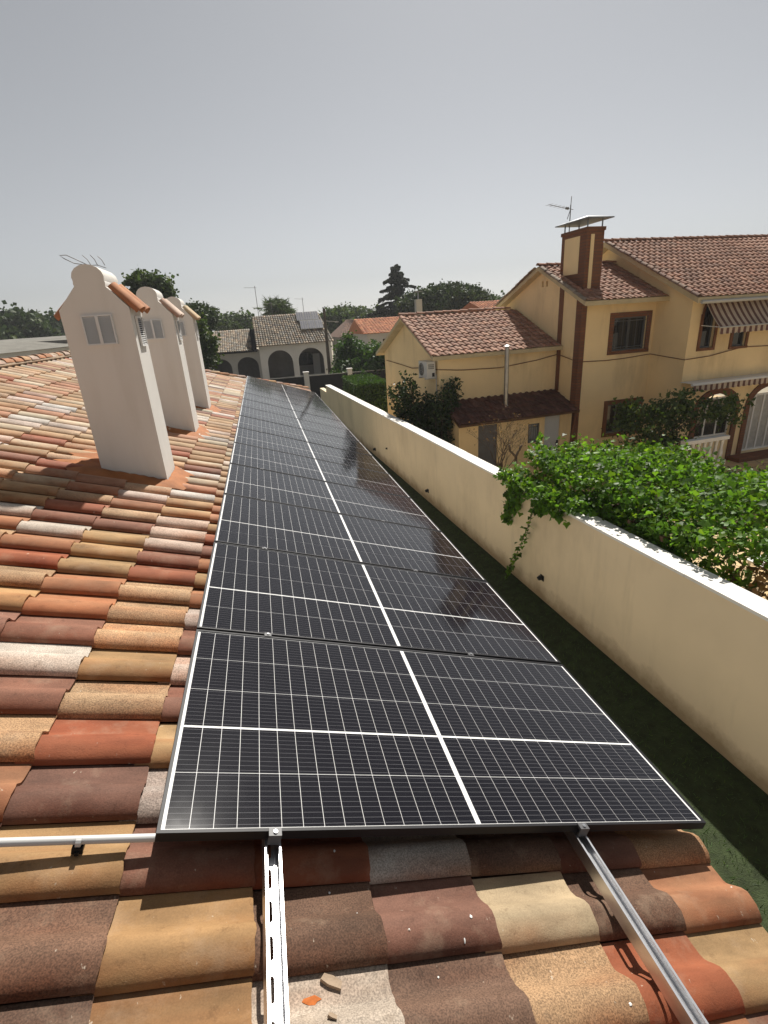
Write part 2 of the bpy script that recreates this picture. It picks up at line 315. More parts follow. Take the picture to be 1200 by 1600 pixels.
QUAD = (np.array([[-.5, -.5, 0], [.5, -.5, 0.06], [.5, .5, 0], [-.5, .5, 0.06]]), [(0, 1, 2), (0, 2, 3)])
LEAF = (np.array([[0, 0, 0], [.32, .38, .10], [0, 1, -.06], [-.32, .38, .10]]), [(0, 1, 2), (0, 2, 3)])
VINE = (np.array([[0, .35, .0], [0, .08, .0], [.38, -.05, .07], [.55, .32, .10], [.30, .50, .06], [0, .95, -.08], [-.30, .50, .06], [-.55, .32, .10], [-.38, -.05, .07]]), [(0, i, i + 1) for i in range(1, 8)] + [(0, 8, 1)])
def cards(name, P, size, mat, parent=None, shape=QUAD, up=0.0, dirs=None, kind=None, off=(0, 0, 0), jitter=0.35, shade=None):
    """a cloud of small leaf faces as one mesh; up biases leaf normals upwards, dirs gives leaf axes"""
    P = np.asarray(P, float) - np.asarray(off, float); n = len(P); T, F = shape; k = len(T)
    nrm = RNG.normal(size=(n, 3)); nrm /= np.linalg.norm(nrm, axis=1)[:, None]; nrm[:, 2] += up; nrm /= np.linalg.norm(nrm, axis=1)[:, None]
    ax = RNG.normal(size=(n, 3)) if dirs is None else np.asarray(dirs) + RNG.normal(size=(n, 3)) * jitter
    ax -= (ax * nrm).sum(1)[:, None] * nrm; ax /= np.linalg.norm(ax, axis=1)[:, None] + 1e-9
    bx = np.cross(ax, nrm); sz = (size if np.ndim(size) else np.full(n, size)) * RNG.uniform(0.65, 1.3, n)
    V = P[:, None, :] + sz[:, None, None] * (T[None, :, 0:1] * bx[:, None, :] + T[None, :, 1:2] * ax[:, None, :] + T[None, :, 2:3] * nrm[:, None, :])
    F = np.array(F); FF = (F[None] + (np.arange(n) * k)[:, None, None]).reshape(-1, 3)
    me = bpy.data.meshes.new(name); me.vertices.add(n * k); me.vertices.foreach_set('co', V.reshape(-1))
    me.loops.add(len(FF) * 3); me.loops.foreach_set('vertex_index', FF.reshape(-1).astype(np.int32))
    me.polygons.add(len(FF)); me.polygons.foreach_set('loop_start', (np.arange(len(FF)) * 3).astype(np.int32))
    me.update(calc_edges=True); me.validate()
    t = np.ones((n, 4)); t[:, 0] = RNG.uniform(0, 1, n); t[:, 1] = RNG.uniform(0, 1, n)
    if shade is not None: t[:, 0] = np.clip(0.35 * t[:, 0] + 0.65 * shade, 0, 1)
    a = me.attributes.new('tint', 'FLOAT_COLOR', 'FACE'); a.data.foreach_set('color', np.repeat(t, len(F), 0).reshape(-1))
    return link(name, me, mat, parent, kind)

# ------------------------------------------------------------------ the setting: ground, lawn, patio
SL = 0.3288874; CS, SN = math.cos(SL), math.sin(SL)
EX, EY, EZ = Vector((CS, 0, -SN)), Vector((0, 1, 0)), Vector((SN, 0, CS))
def roofp(u, v, dz=0): return EX * u + EY * v + EZ * dz
ROT = lambda a=0: Matrix(((EX.x, 0, EZ.x, 0), (0, 1, 0, 0), (EX.z, 0, EZ.z, 0), (0, 0, 0, 1))) @ Matrix.Rotation(a, 4, 'Y')
LAWN, GN = -3.4, -3.9
WA, WB = -0.04667, 4.973                                           # boundary wall inner face: x = WA*y + WB
b = MB(); b.add([(-900, -300, GN - 0.05), (900, -300, GN - 0.05), (900, 2500, GN - 0.05), (-900, 2500, GN - 0.05)], [(0, 1, 2, 3)])
b.build('ground', M['ground'], kind='structure')
b = MB(); b.box(-14, 4.99, -10, 30, GN - 0.1, LAWN)
b.build('lawn', M['lawn'], kind='structure')
yy = RNG.uniform(0.0, 16, 9000); xx = WA * yy + WB - RNG.uniform(0.02, 1.6, 9000)
cards('grass', np.c_[xx, yy, np.full(9000, LAWN)], 0.055, M['grass'], shape=(np.array([[-.06, 0, 0], [.06, 0, 0], [0.02, 1, .15]]), [(0, 1, 2)]), dirs=np.tile([0, 0, 1.0], (9000, 1)), kind='stuff')
b = MB(); b.box(1.62, 3.35, -6, 17, LAWN, LAWN + 0.02); b.build('bounce_strip', pmat('pale_bounce_paving', (0.52, 0.48, 0.41), 0.9, 0.15, 3), kind='structure')  # added pale strip, out of view, bounces sunlight onto the boundary wall
m, n, l, p = base_mat('flagstone')
tc = n.new('ShaderNodeTexCoord').outputs['Object']; vo = n.new('ShaderNodeTexVoronoi'); vo.feature = 'DISTANCE_TO_EDGE'; vo.inputs['Scale'].default_value = 2.6; l.new(tc, vo.inputs['Vector'])
c_ = mixc(n, l, ramp(n, l, noise(n, l, tc, 2, 4), 0.3, 0, 0.7, 1), (0.54, 0.38, 0.19), (0.62, 0.47, 0.27))
l.new(mixc(n, l, ramp(n, l, vo.outputs[0], 0.02, 0, 0.04, 1), (0.16, 0.11, 0.06), c_), p.inputs['Base Color']); p.inputs['Roughness'].default_value = 0.9
bump(n, l, p, ramp(n, l, vo.outputs[0], 0.0, 0, 0.05, 1), 0.6, 0.02)
b = MB(); b.box(4.9, 26, -6, 30, GN - 0.04, GN); b.build('patio', m, kind='structure')  # patio stretched across the yard so it bounces light onto the walls
b = MB(); b.add([(-40, 30, GN - 0.045), (40, 30, GN - 0.045), (40, 34, GN - 0.045), (-40, 34, GN - 0.045)], [(0, 1, 2, 3)])
b.build('road', pmat('asphalt', (0.06, 0.06, 0.06), 0.9), kind='structure')

# ------------------------------------------------------------------ our house: walls, roof, tiles
HB = Vector((-3.45, 6.5, LAWN))
house = thing('tiled_house', 'low house with multicoloured clay tile roof carrying the solar panels', 'house', HB)
RU, V0, V1 = -3.65, -4.2, 12.55                                   # ridge u, near verge, ridge far end
HIPV = lambda u: 15.8 + 0.89 * u
EU = 2.19
b = MB(); zt = roofp(1.75, 0, -0.3).z; rx = roofp(RU, 0).x
b.box(2 * rx - 1.62, 1.62, V0 + 0.2, 17.0, LAWN, zt); b.build('wall', M['stucco'], house, HB)
b = MB()                                                          # roof deck under the tiles
d0 = -0.20
A, B_, C_, D_ = roofp(EU - 0.02, V0, d0), roofp(EU - 0.02, HIPV(EU), d0), roofp(RU, HIPV(RU), d0), roofp(RU, V0, d0)
mir = lambda P: Vector((2 * rx - P.x, P.y, P.z))
b.add([A, B_, C_, D_], [(0, 1, 2, 3)]); b.add([mir(A), mir(B_), C_, D_], [(3, 2, 1, 0)]); b.add([B_, mir(B_), C_], [(0, 1, 2)])
b.add([A, D_, mir(A)], [(0, 1, 2)])
e = Vector((0, 0, -0.12)); b.add([A, B_, B_ + e, A + e], [(0, 1, 2, 3)]); b.add([B_, mir(B_), mir(B_) + e, B_ + e], [(0, 1, 2, 3)])
roof = b.build('roof', M['deck'], house, HB)
TPU, TPV = 0.378, 0.2335
def tile_profile():
    pts = []
    for y in (0.0, 0.003, 0.010, 0.022, 0.040, 0.062, 0.085): pts.append((y, 0.006 + 0.046 * math.sqrt(max(0, 1 - ((0.085 - y) / 0.085) ** 2))))
    for y in (0.105, 0.122, 0.137, 0.150, 0.166, 0.195, 0.238): pts.append((y, 0.052 * (0.5 + 0.5 * math.cos(PI * min(1, (y - 0.085) / 0.081)))))
    return pts
def tile_mesh(name, seed, L=0.43, wob=0.0025, thick=0.014):
    r = random.Random(seed); pr = tile_profile(); n_ = len(pr); b = MB(); wy = [r.gauss(0, wob) for _ in pr]
    xs = [-L, -0.006, 0.0]; vs = []
    for k, x in enumerate(xs):
        for i, (y, z) in enumerate(pr):
            xe = x + (wy[i] if k == 2 else 0) + (0.6 * wy[i - 1] if k == 2 and i else 0)
            vs.append((xe, y, z - (0.0025 if k == 2 else 0)))
    for i, (y, z) in enumerate(pr): vs.append((vs[2 * n_ + i][0] - 0.001, y + (0.006 if i < 6 else 0), max(z - thick, -0.012)))
    fs = []
    for k in range(3):
        for i in range(n_ - 1): fs.append((k * n_ + i, (k + 1) * n_ + i, (k + 1) * n_ + i + 1, k * n_ + i + 1))
    b.add(vs, fs); b.add([(-L, 0, 0.006), (0, 0, 0.0035), (0, 0.011, -0.005), (-L, 0.011, -0.005)], [(0, 1, 2, 3)])
    return b.mesh(name, smooth=rad(50))
TM = [tile_mesh('roof_tile', s) for s in range(5)]
PAL = {'Y': (0.44, 0.268, 0.124, 0.12), 'C': (0.52, 0.41, 0.265, 0.15), 'O': (0.43, 0.20, 0.10, 0.1), 'R': (0.36, 0.118, 0.056, 0.08), 'B': (0.25, 0.118, 0.078, 0.22),
       'D': (0.18, 0.102, 0.066, 0.6), 'T': (0.44, 0.275, 0.15, 0.7), 'P': (0.50, 0.39, 0.32, 0.65), 'W': (0.49, 0.43, 0.365, 0.55)}
KNOWN = {0: {0: 'D', 1: 'Y', 2: 'D', 3: 'B', 4: 'C', 5: 'D', 6: 'O', -1: 'B'}, 1: {0: 'Y', 1: 'B', 2: 'R', 3: 'W', 4: 'D', 5: 'B', 6: 'T', -1: 'B'},
         2: {0: 'B', 1: 'P', -1: 'O'}, 3: {0: 'R', 1: 'Y', -1: 'T'}, 4: {0: 'T', 1: 'B', -1: 'B', -2: 'Y'}, 5: {0: 'Y', 1: 'P', -1: 'W'}, 6: {0: 'T', 1: 'B', -1: 'B', -2: 'B'},
         7: {0: 'T', 1: 'P', -1: 'O', -2: 'Y'}, 8: {0: 'T', 1: 'O', -1: 'O', -2: 'T'}, 9: {0: 'R', 1: 'Y', -1: 'Y', -2: 'R'}, 10: {0: 'B', 1: 'O', -1: 'Y', -2: 'O'},
         11: {0: 'P', 1: 'B', -1: 'Y', -2: 'W'}, 12: {0: 'P', 1: 'R', -1: 'B', -2: 'B', -3: 'W'}, 13: {0: 'P', 1: 'Y', -1: 'T', -2: 'R', -3: 'Y'}, 14: {0: 'Y', 1: 'O', -1: 'O', -2: 'T', -3: 'Y'},
         15: {0: 'Y', -1: 'P', -2: 'O', -3: 'C'}, 16: {0: 'W', -1: 'T', -2: 'O'}, -1: {0: 'D', 1: 'Y', 2: 'W', 3: 'D', 4: 'T', 5: 'R', 6: 'Y', -1: 'B'}, -2: {1: 'O', 2: 'T', 3: 'D', 4: 'B', 5: 'O', 6: 'B', 0: 'Y'}}
slots = []
kmin = int((RU + 0.07) / TPU) - 1
for j in range(-9, 76):
    for k in range(kmin, 7):
        u1 = -0.07 + TPU * k; v = -0.308 + TPV * j
        if u1 - 0.2 < RU or v + TPV / 2 > HIPV(u1 - 0.19) - 0.02: continue
        c = KNOWN.get(j, {}).get(k) or random.choices('YCOTPWBRD', [20, 15, 16, 22, 9, 7, 9, 4, 3])[0]
        q = roofp(u1 - 0.15, v + 0.1); hidden = 0.55 < u1 < 2.0 and 0.45 < v < 15.2
        slots.append(((q - CPOS).length + (40 if hidden else 0) + (15 if v < -1.15 else 0), u1, v, c, hidden))
slots.sort(key=lambda s: s[0])
TILT = math.atan(0.017 / TPU)
far = MB(); prn = tile_profile()
for i, (dist, u1, v, c, hidden) in enumerate(slots):
    col = PAL[c]; g = random.uniform(0.76, 0.98) * (0.76 if v < 0.2 else 1.0); h = random.uniform(-0.06, 0.06)  # nearest rows darkened in colour to imitate lens vignetting
    col = (col[0] * g * (1 + h), col[1] * g, col[2] * g * (1 - h), col[3])
    dz_ = min(1.0, max(0.0, (v - 2.2) / 1.5)); lum = 0.5 * col[0] + 0.4 * col[1] + 0.1 * col[2]       # tile colours turn paler and greyer farther along the roof
    col = tuple((x_ * (1 - 0.22 * dz_) + lum * 0.22 * dz_) * (1 + 0.20 * dz_) for x_ in col[:3]) + (col[3],)
    mt = Matrix.Translation(roofp(u1, v, -0.142) + Vector((0, random.gauss(0, 0.0022), random.gauss(0, 0.001))) - HB) @ ROT(-TILT + random.gauss(0, 0.004)) @ Matrix.Rotation(random.gauss(0, 0.006), 4, 'Z')
    if i < 300:
        o = link('roof_tile', TM[i % 5], M['tile'], roof, mtx=mt); o.color = col
    else:
        me = TM[i % 5]; far.add([mt @ x.co for x in me.vertices], [tuple(pl.vertices) for pl in me.polygons], col)
far.build('roof_tile', M['tile_joined'], roof, smooth=rad(50), kind='stuff')
def cap_tiles(parent, P, Q, down, name, mat, pitch=0.33, r0=0.095, off=HB, colors=None, seed=1):
    """barrel caps laid along a ridge or hip from P to Q, each its own object"""
    P, Q = Vector(P), Vector(Q); L = (Q - P).length; d = (Q - P).normalized(); sd = d.cross(Vector((0, 0, 1))).normalized(); up = sd.cross(d); r = random.Random(seed)
    b = MB(); n_ = 8; vs = []
    for x, rr, dz in ((0, r0, 0.008), (pitch + 0.05, r0 * 0.86, -0.006), (0.0, r0 - 0.014, 0.008)):
        for i in range(n_ + 1): a = PI * (0.02 + 0.96 * i / n_); vs.append((x, rr * math.cos(a), rr * math.sin(a) * 0.8 + dz))
    k = n_ + 1; b.add(vs, [(i, i + 1, k + i + 1, k + i) for i in range(n_)] + [(2 * k + i, 2 * k + i + 1, i + 1, i) for i in range(n_)])
    me = b.mesh(name, smooth=rad(45)); R4 = Matrix(((d.x, sd.x, up.x, 0), (d.y, sd.y, up.y, 0), (d.z, sd.z, up.z, 0), (0, 0, 0, 1)))
    for i in range(int(L / pitch)):
        o = link(name, me, mat, parent, mtx=Matrix.Translation(P + d * (i * pitch) + Vector((r.gauss(0, .004), r.gauss(0, .004), r.gauss(0, .005))) - Vector(off)) @ R4 @ Matrix.Rotation(r.gauss(0, 0.015), 4, 'Z'))
        c = [0.85 * q_ for q_ in PAL[r.choice('YCOTPTOP')]] if colors is None else r.choice(colors); g = r.uniform(0.85, 1.1); o.color = (c[0] * g, c[1] * g, c[2] * g, c[3])
cap_tiles(roof, roofp(RU, 0.6, -0.10), roofp(RU, HIPV(RU), -0.10), None, 'ridge_tile', M['tile'], seed=3)
cap_tiles(roof, roofp(EU - 0.05, HIPV(EU), -0.115), roofp(RU, HIPV(RU), -0.115), None, 'hip_tile', M['tile'], seed=4)
b = MB(); b.tube([roofp(RU, -4, -0.125), roofp(RU, HIPV(RU), -0.125)], 0.10, 8); b.tube([roofp(EU - 0.1, HIPV(EU) - 0.08, -0.15), roofp(RU, HIPV(RU), -0.15)], 0.09, 8)
b.build('mortar_bed', M['mortar'], roof, HB)

# chimneys
CX0, CX1 = -1.06, -0.525; CD = 0.47
prof = [(CX1, -0.4), (CX1, 1.60), (-0.668, 1.765), (-0.664, 1.80)]
for i in range(11):
    a = PI * (-0.10 + 1.20 * i / 10); prof.append((-0.785 + 0.122 * math.cos(a), 1.838 + 0.098 * math.sin(a)))
prof += [(-0.906, 1.80), (-0.902, 1.775), (CX0, 1.60), (CX0, -0.4)]
b = MB(); b.prism(prof, (0, 0, 0), (1, 0, 0), (0, 0, 1), (0, CD, 0)); ME_STACK = b.mesh('chimney', smooth=rad(40)); ME_STACK.materials.append(M['stucco'])
def barrel(P, Q, r0, thick=0.012, n_=8, hk=0.62):
    P, Q = Vector(P), Vector(Q); d = (Q - P).normalized(); sd = d.cross(Vector((0, 0, 1))).normalized(); up = sd.cross(d); b = MB(); vs = []
    for T, rr in ((P, r0 * 0.85), (Q, r0), (Q, r0 - thick), (P, r0 * 0.85 - thick)):
        for i in range(n_ + 1): a = PI * i / n_; vs.append(T + sd * (rr * math.cos(a)) + up * (rr * math.sin(a) * hk))
    k = n_ + 1; b.add(vs, [(j * k + i, j * k + i + 1, (j + 1) * k + i + 1, (j + 1) * k + i) for j in range(3) for i in range(n_)]); return b
def louvre(w_, h_, mid, dep=0.016, n_=13, cov=1.0):
    b = MB(); t = 0.012; b.box(0, w_, -0.002, dep, 0, t); b.box(0, w_, -0.002, dep, h_ - t, h_); b.box(0, t, -0.002, dep, t, h_ - t); b.box(w_ - t, w_, -0.002, dep, t, h_ - t)
    if mid: b.box(w_ / 2 - 0.012, w_ / 2 + 0.012, -0.004, dep, t, h_ - t)
    for i in range(n_):
        z = t + (h_ - 2 * t) * (i + 0.5) / n_; s_ = (h_ - 2 * t) / n_ * cov
        b.add([(t, 0.0, z - s_ / 2), (w_ - t, 0.0, z - s_ / 2), (w_ - t, dep, z + s_ / 2), (t, dep, z + s_ / 2)], [(0, 1, 2, 3)])
    return b
for ci, (v0, lab, tc_) in enumerate(((3.74, 'nearest white chimney stack, with bent wire loops on its rounded top', 'O'), (6.14, 'middle white chimney stack of the three', 'P'), (8.32, 'farthest white chimney stack of the three, mostly hidden', 'C'))):
    ch = link('chimney', ME_STACK, None, house, mtx=Matrix.Translation(Vector((0, v0, 0)) - HB)); ch['label'] = lab
    for s_ in (1, -1):
        for yo in (0.125, 0.345):
            if s_ > 0: P, Q = (-0.660, yo, 1.765), (-0.475, yo, 1.555)
            else: P, Q = (-0.925, yo, 1.690), (-1.085, yo, 1.525)
            o = barrel(P, Q, 0.118).build('cap_tile', M['tile'], ch, smooth=rad(45)); c = PAL[tc_]; o.color = (c[0] * 1.1, c[1] * 1.1, c[2] * 1.1, 0.15)
    MB().box(-0.91, -0.67, -0.002, 0.001, 1.315, 1.555).build('vent_backing', M['louvre'], ch); MB().box(CX1 - 0.001, CX1 + 0.002, 0.13, 0.36, 1.28, 1.53).build('vent_backing', M['depth_fill'], ch)  # flat plates; the dark one imitates shade behind the side louvre
    g = louvre(0.24, 0.24, True).build('louvre_grille', M['louvre'], ch); g.location = (-0.91, -0.0185, 1.315)
    g = louvre(0.23, 0.25, False, cov=0.6).build('louvre_grille', M['louvre_white'], ch); g.rotation_euler = (0, 0, rad(90)); g.location = (CX1 + 0.0185, 0.13, 1.28)
    # orange flashing: a ragged mortar skirt from the stack down onto the tiles
    r = random.Random(20 + ci); b = MB(); inn = []; mid = []; outr = []; N = 56
    for i in range(N):
        t = i / N * 4; sidx = int(t); ft = t - sidx
        cx = [(CX1, ft * CD), (CX1 + (CX0 - CX1) * ft, CD), (CX0, CD * (1 - ft)), (CX0 + (CX1 - CX0) * ft, 0)][sidx]
        nx, ny = [(1, 0), (0, 1), (-1, 0), (0, -1)][sidx]
        corner = min(ft, 1 - ft)
        if corner < 0.12: 
            ex = (cx[0] - (CX0 + CX1) / 2, cx[1] - CD / 2); q_ = math.hypot(*ex); nx, ny = ex[0] / q_, ex[1] / q_
        wd = [0.17, 0.10, 0.36, 0.22][sidx] * r.uniform(0.75, 1.2)
        hz = 0.05 + r.uniform(-.006, .006)
        def rz(x, y, d): u = (x - d * SN) / CS; return roofp(u, y, d).z
        inn.append((cx[0] + nx * 0.006, cx[1] + ny * 0.006, rz(cx[0], 0, -0.112) + hz - 0.03)); 
        x2, y2 = cx[0] + nx * wd * 0.4, cx[1] + ny * wd * 0.4; mid.append((x2, y2, rz(x2, 0, -0.094) + 0.008 + r.uniform(-.004, .004)))
        x3, y3 = cx[0] + nx * wd, cx[1] + ny * wd; outr.append((x3, y3, rz(x3, 0, -0.124)))
    vs = inn + mid + outr; fs = []
    for i in range(N):
        j = (i + 1) % N; fs += [(i, N + i, N + j, j), (N + i, 2 * N + i, 2 * N + j, N + j)]
    b.add(vs, fs); b.build('flashing', M['flash'], ch, smooth=rad(60))
    if ci == 0:
        b = MB(); c0 = Vector((-0.80, 0.12, 1.94))
        b.tube([c0, c0 + Vector((-0.09, 0, 0.018)), c0 + Vector((-0.15, -.02, 0.052)), c0 + Vector((-0.175, -.03, 0.075)), c0 + Vector((-0.13, -.02, 0.078)), c0 + Vector((-0.06, 0, 0.04)), c0 + Vector((0.01, 0, 0.0))], 0.0035, 6)
        for x_, dx, dz in ((0.02, -0.055, 0.085), (0.07, -0.045, 0.085), (0.125, -0.045, 0.075)): b.tube([c0 + Vector((x_, 0.06, 0.0)), c0 + Vector((x_ + dx * 0.4, 0.07, dz * 0.6)), c0 + Vector((x_ + dx, 0.08, dz))], 0.003, 6)
        b.tube([c0 + Vector((-0.02, 0.02, 0)), c0 + Vector((0.07, 0.05, 0.004)), c0 + Vector((0.13, 0.06, -0.02))], 0.003, 6)
        b.build('wire_loop', M['wire'], ch, smooth=rad(60))
# scraps of mortar lying on the near tiles
for (u, v, dz, s_, lab) in ((0.52, -0.335, -0.1435, 0.03, 'larger broken scrap of mortar on the grey tile beside the left rail'), (0.50, -0.43, -0.104, 0.012, 'tiny crumb of mortar below the larger scrap on the grey tile')):
    b = MB(); b.prism([(-s_, -s_ * .3), (-s_ * .2, -s_ * .42), (s_, -s_ * .28), (s_ * .9, s_ * .3), (0, s_ * .4), (-s_ * .85, s_ * .25)], (0, 0, -0.006), (1, 0, 0), (0, 1, 0), (0, 0, 0.011))
    o = tag(b.build('mortar_scrap', M['mortar']), lab, 'mortar'); o.matrix_basis = Matrix.Translation(roofp(u, v, dz)) @ ROT() @ Matrix.Rotation(-0.5, 4, 'Z')

def splash(px_, py_, rx, ry, mat):
    d = CR.transposed() @ Vector(((px_ - 600) / FPX, -(py_ - 800) / FPX, 1.0)); dz = -0.1; 
    t_ = (dz - EZ.dot(CPOS)) / EZ.dot(d); X = CPOS + d * t_; u, v = X.dot(EX), X.y; j = math.floor((v + 0.308) / TPV); k = math.ceil((u + 0.07) / TPU); yl = v - (-0.308 + TPV * j); xl = u - (-0.07 + TPU * k)
    pr = tile_profile(); z = np.interp(yl, [q_[0] for q_ in pr], [q_[1] for q_ in pr]); sl = (np.interp(yl + .004, [q_[0] for q_ in pr], [q_[1] for q_ in pr]) - np.interp(yl - .004, [q_[0] for q_ in pr], [q_[1] for q_ in pr])) / .008
    b = MB(); n_ = 10; vs = [(0, 0, 0.0018)] + [(rx * math.cos(2 * PI * i / n_) * random.uniform(.7, 1.2), ry * math.sin(2 * PI * i / n_) * random.uniform(.7, 1.2), -0.0005) for i in range(n_)]; b.add(vs, [(0, i + 1, (i + 1) % n_ + 1) for i in range(n_)])
    o = b.build('splash', mat, roof, smooth=1); o.matrix_basis = Matrix.Translation(roofp(u, v, -0.142 + z + xl * math.tan(TILT) + 0.0012) - HB) @ ROT(-TILT) @ Matrix.Rotation(math.atan(sl), 4, 'X')
M['scar'] = pmat('orange_scar', (0.45, 0.13, 0.03), 0.9, 0.3, 40, 200, 0.4, 0.002)
for a_ in ((735, 1434, .004, .006), (728, 1466, .003, .008), (522, 1331, .004, .005), (520, 1378, .004, .004), (985, 1570, .006, .004), (1144, 1384, .004, .004), (693, 1508, .003, .003), (560, 1420, .002, .002), (640, 1450, .002, .003)): splash(*a_, M['white'])
splash(494, 1543, .024, .010, M['scar'])
# ------------------------------------------------------------------ solar panels
PW, PD, PP = 2.176, 1.098, 1.118
LIP = 0.011
def panel_layout():
    xs = []; x = LIP + 0.010; cw = (PW / 2 - x - 0.0095) / 15
    for h_ in (0, 1):
        x0 = x if h_ == 0 else PW / 2 + 0.0095
        for i in range(15): xs.append((x0 + i * cw + 0.0010, x0 + (i + 1) * cw - 0.0010))
    gaps = [0.0035, 0.0115, 0.0035, 0.0035]; y = LIP + 0.006; ch = (PD - 2 * y - sum(gaps)) / 5; ys = []
    for i in range(5): ys.append((y, y + ch)); y += ch + (gaps[i] if i < 4 else 0)
    return xs, ys
XS, YS = panel_layout()
fb = MB(); h_ = 0.035
fb.box(0, PW, 0, LIP, -h_, 0); fb.box(0, PW, PD - LIP, PD, -h_, 0); fb.box(0, LIP, LIP, PD - LIP, -h_, 0); fb.box(PW - LIP, PW, LIP, PD - LIP, -h_, 0)
ME_FRAME = fb.mesh('frame')
bb = MB(); bb.box(LIP, PW - LIP, LIP, PD - LIP, -0.010, -0.0045); ME_BACK = bb.mesh('backsheet')
gb = MB(); gb.add([(LIP, LIP, -0.0015), (PW - LIP, LIP, -0.0015), (PW - LIP, PD - LIP, -0.0015), (LIP, PD - LIP, -0.0015)], [(0, 1, 2, 3)]); ME_GLASS = gb.mesh('cover_glass')
def with_uv(me):
    uvl = me.uv_layers.new(name='UVMap'); pat = [(0, 0), (1, 0), (1, 1), (0, 1)]
    uvl.data.foreach_set('uv', [k for pl in me.polygons for c in pat for k in c]); return me
cw, chh = XS[0][1] - XS[0][0], YS[0][1] - YS[0][0]
cb = MB(); cb.add([(0, 0, 0), (cw, 0, 0), (cw, chh, 0), (0, chh, 0)], [(0, 1, 2, 3)]); ME_CELL = with_uv(cb.mesh('solar_cell'))
cb = MB()
for x0, x1 in XS:
    for y0, y1 in YS: cb.add([(x0, y0, -0.0035), (x1, y0, -0.0035), (x1, y1, -0.0035), (x0, y1, -0.0035)], [(0, 1, 2, 3)])
ME_CELLS = with_uv(cb.mesh('solar_cells'))
RUS = (0.35, 1.532)
def clamp(parent, u, y, end):
    b = MB()
    if end: b.box(u - 0.020, u + 0.020, -0.020, 0.007, 0.0008, 0.0045); b.box(u - 0.020, u + 0.020, -0.020, -0.0165, -0.034, 0.0008); b.box(u - 0.020, u + 0.020, -0.0165, -0.002, -0.006, 0.0008)
    else: b.box(u - 0.017, u + 0.017, y - 0.015, y + 0.015, 0.0008, 0.0036); b.box(u - 0.018, u + 0.018, y - 0.007, y + 0.007, -0.036, 0.0008)
    c = b.build('clamp', M['clamp'], parent); yb = -0.008 if end else y
    b = MB(); b.tube([(u, yb, 0.0042), (u, yb, 0.0095)], 0.0065, 10); b.tube([(u, yb, 0.0096), (u, yb, 0.0100)], 0.003, 6); b.build('bolt', M['steel'], c)
ORD = ['nearest solar panel, with its lower edge above the bare tiles', 'second solar panel from the near end of the row', 'third solar panel from the near end of the row', 'fourth solar panel from the near end of the row',
       'fifth solar panel from the near end of the row', 'sixth solar panel from the near end of the row', 'seventh solar panel from the near end of the row', 'eighth solar panel from the near end of the row', 'ninth solar panel from the near end of the row',
       'tenth solar panel from the near end of the row', 'fourth solar panel from the far end of the row', 'third solar panel from the far end of the row', 'last but one solar panel at the far end of the row', 'farthest solar panel, against the tiled hip of the roof']
for j in range(14):
    t = thing('solar_panel', ORD[j], 'solar panel', roofp(0, j * PP, random.uniform(-.0012, .0012)), (random.gauss(0, 0.0008), SL + random.gauss(0, 0.0007), 0), 'solar panels in a row down the roof')
    link('frame', ME_FRAME, M['frame'], t); link('backsheet', ME_BACK, M['back'], t); link('cover_glass', ME_GLASS, M['pglass'], t)
    if j < 2:
        for x0, _ in XS:
            for y0, _ in YS: link('solar_cell', ME_CELL, M['cell'], t, mtx=Matrix.Translation((x0, y0, -0.0035)))
    else: link('solar_cells', ME_CELLS, M['cell'], t, kind='stuff')
    for u in RUS:
        if j == 0: clamp(t, u, 0, True)
        if j < 13: clamp(t, u, PD + 0.010, False)
# mounting rails
for u, lab in ((RUS[0], 'left slotted aluminium mounting rail running out from under the panels'), (RUS[1], 'right aluminium mounting rail slanting across the bare tiles')):
    t = thing('mounting_rail', lab, 'rail', roofp(u, 0, 0), (0, SL, 0), 'aluminium rails under the panels')
    b = MB(); y0, y1 = -1.1, 15.66; zt_, zb, zf = -0.0365, -0.083, -0.064; hw = 0.0255
    b.box(-hw, -hw + 0.0035, y0, y1, zb, zt_ - 0.003); b.box(hw - 0.0035, hw, y0, y1, zb, zt_ - 0.003)
    b.box(-hw, -hw + 0.0085, y0, y1, zt_ - 0.003, zt_); b.box(hw - 0.0085, hw, y0, y1, zt_ - 0.003, zt_)
    b.box(0.006, 0.009, y0, y1, zf, zf + 0.004); b.box(0.012, 0.014, y0, y1, zf, zf + 0.002)
    sx0, sx1 = -0.0155, -0.0015; per, sl = 0.092, 0.058                # floor plate with slots
    b.box(-hw + 0.0035, sx0, y0, y1, zf - 0.002, zf); b.box(sx1, hw - 0.0035, y0, y1, zf - 0.002, zf)
    k = 0; y = y0 + 0.012
    while y < 1.0:
        b.box(sx0, sx1, y, y + per - sl, zf - 0.002, zf)
        rr = (sx1 - sx0) / 2; cx_ = (sx0 + sx1) / 2
        for ye, sg in ((y, -1), (y + per - sl, 1)):
            for s2 in (-1, 1):
                arc = [(cx_ + s2 * rr * math.sin(a), ye + sg * rr * (1 - math.cos(a))) for a in (0, .5, 1.0, PI / 2)]
                pl = [(x_, y_) for x_, y_ in arc] + [(cx_ + s2 * rr, ye)]
                b.add([(x_, y_, zf) for x_, y_ in pl], [(0, 1, 2, 3, 4)])
        y += per
    b.box(sx0, sx1, y, y1, zf - 0.002, zf)
    b.build('rail', M['alu'], t)
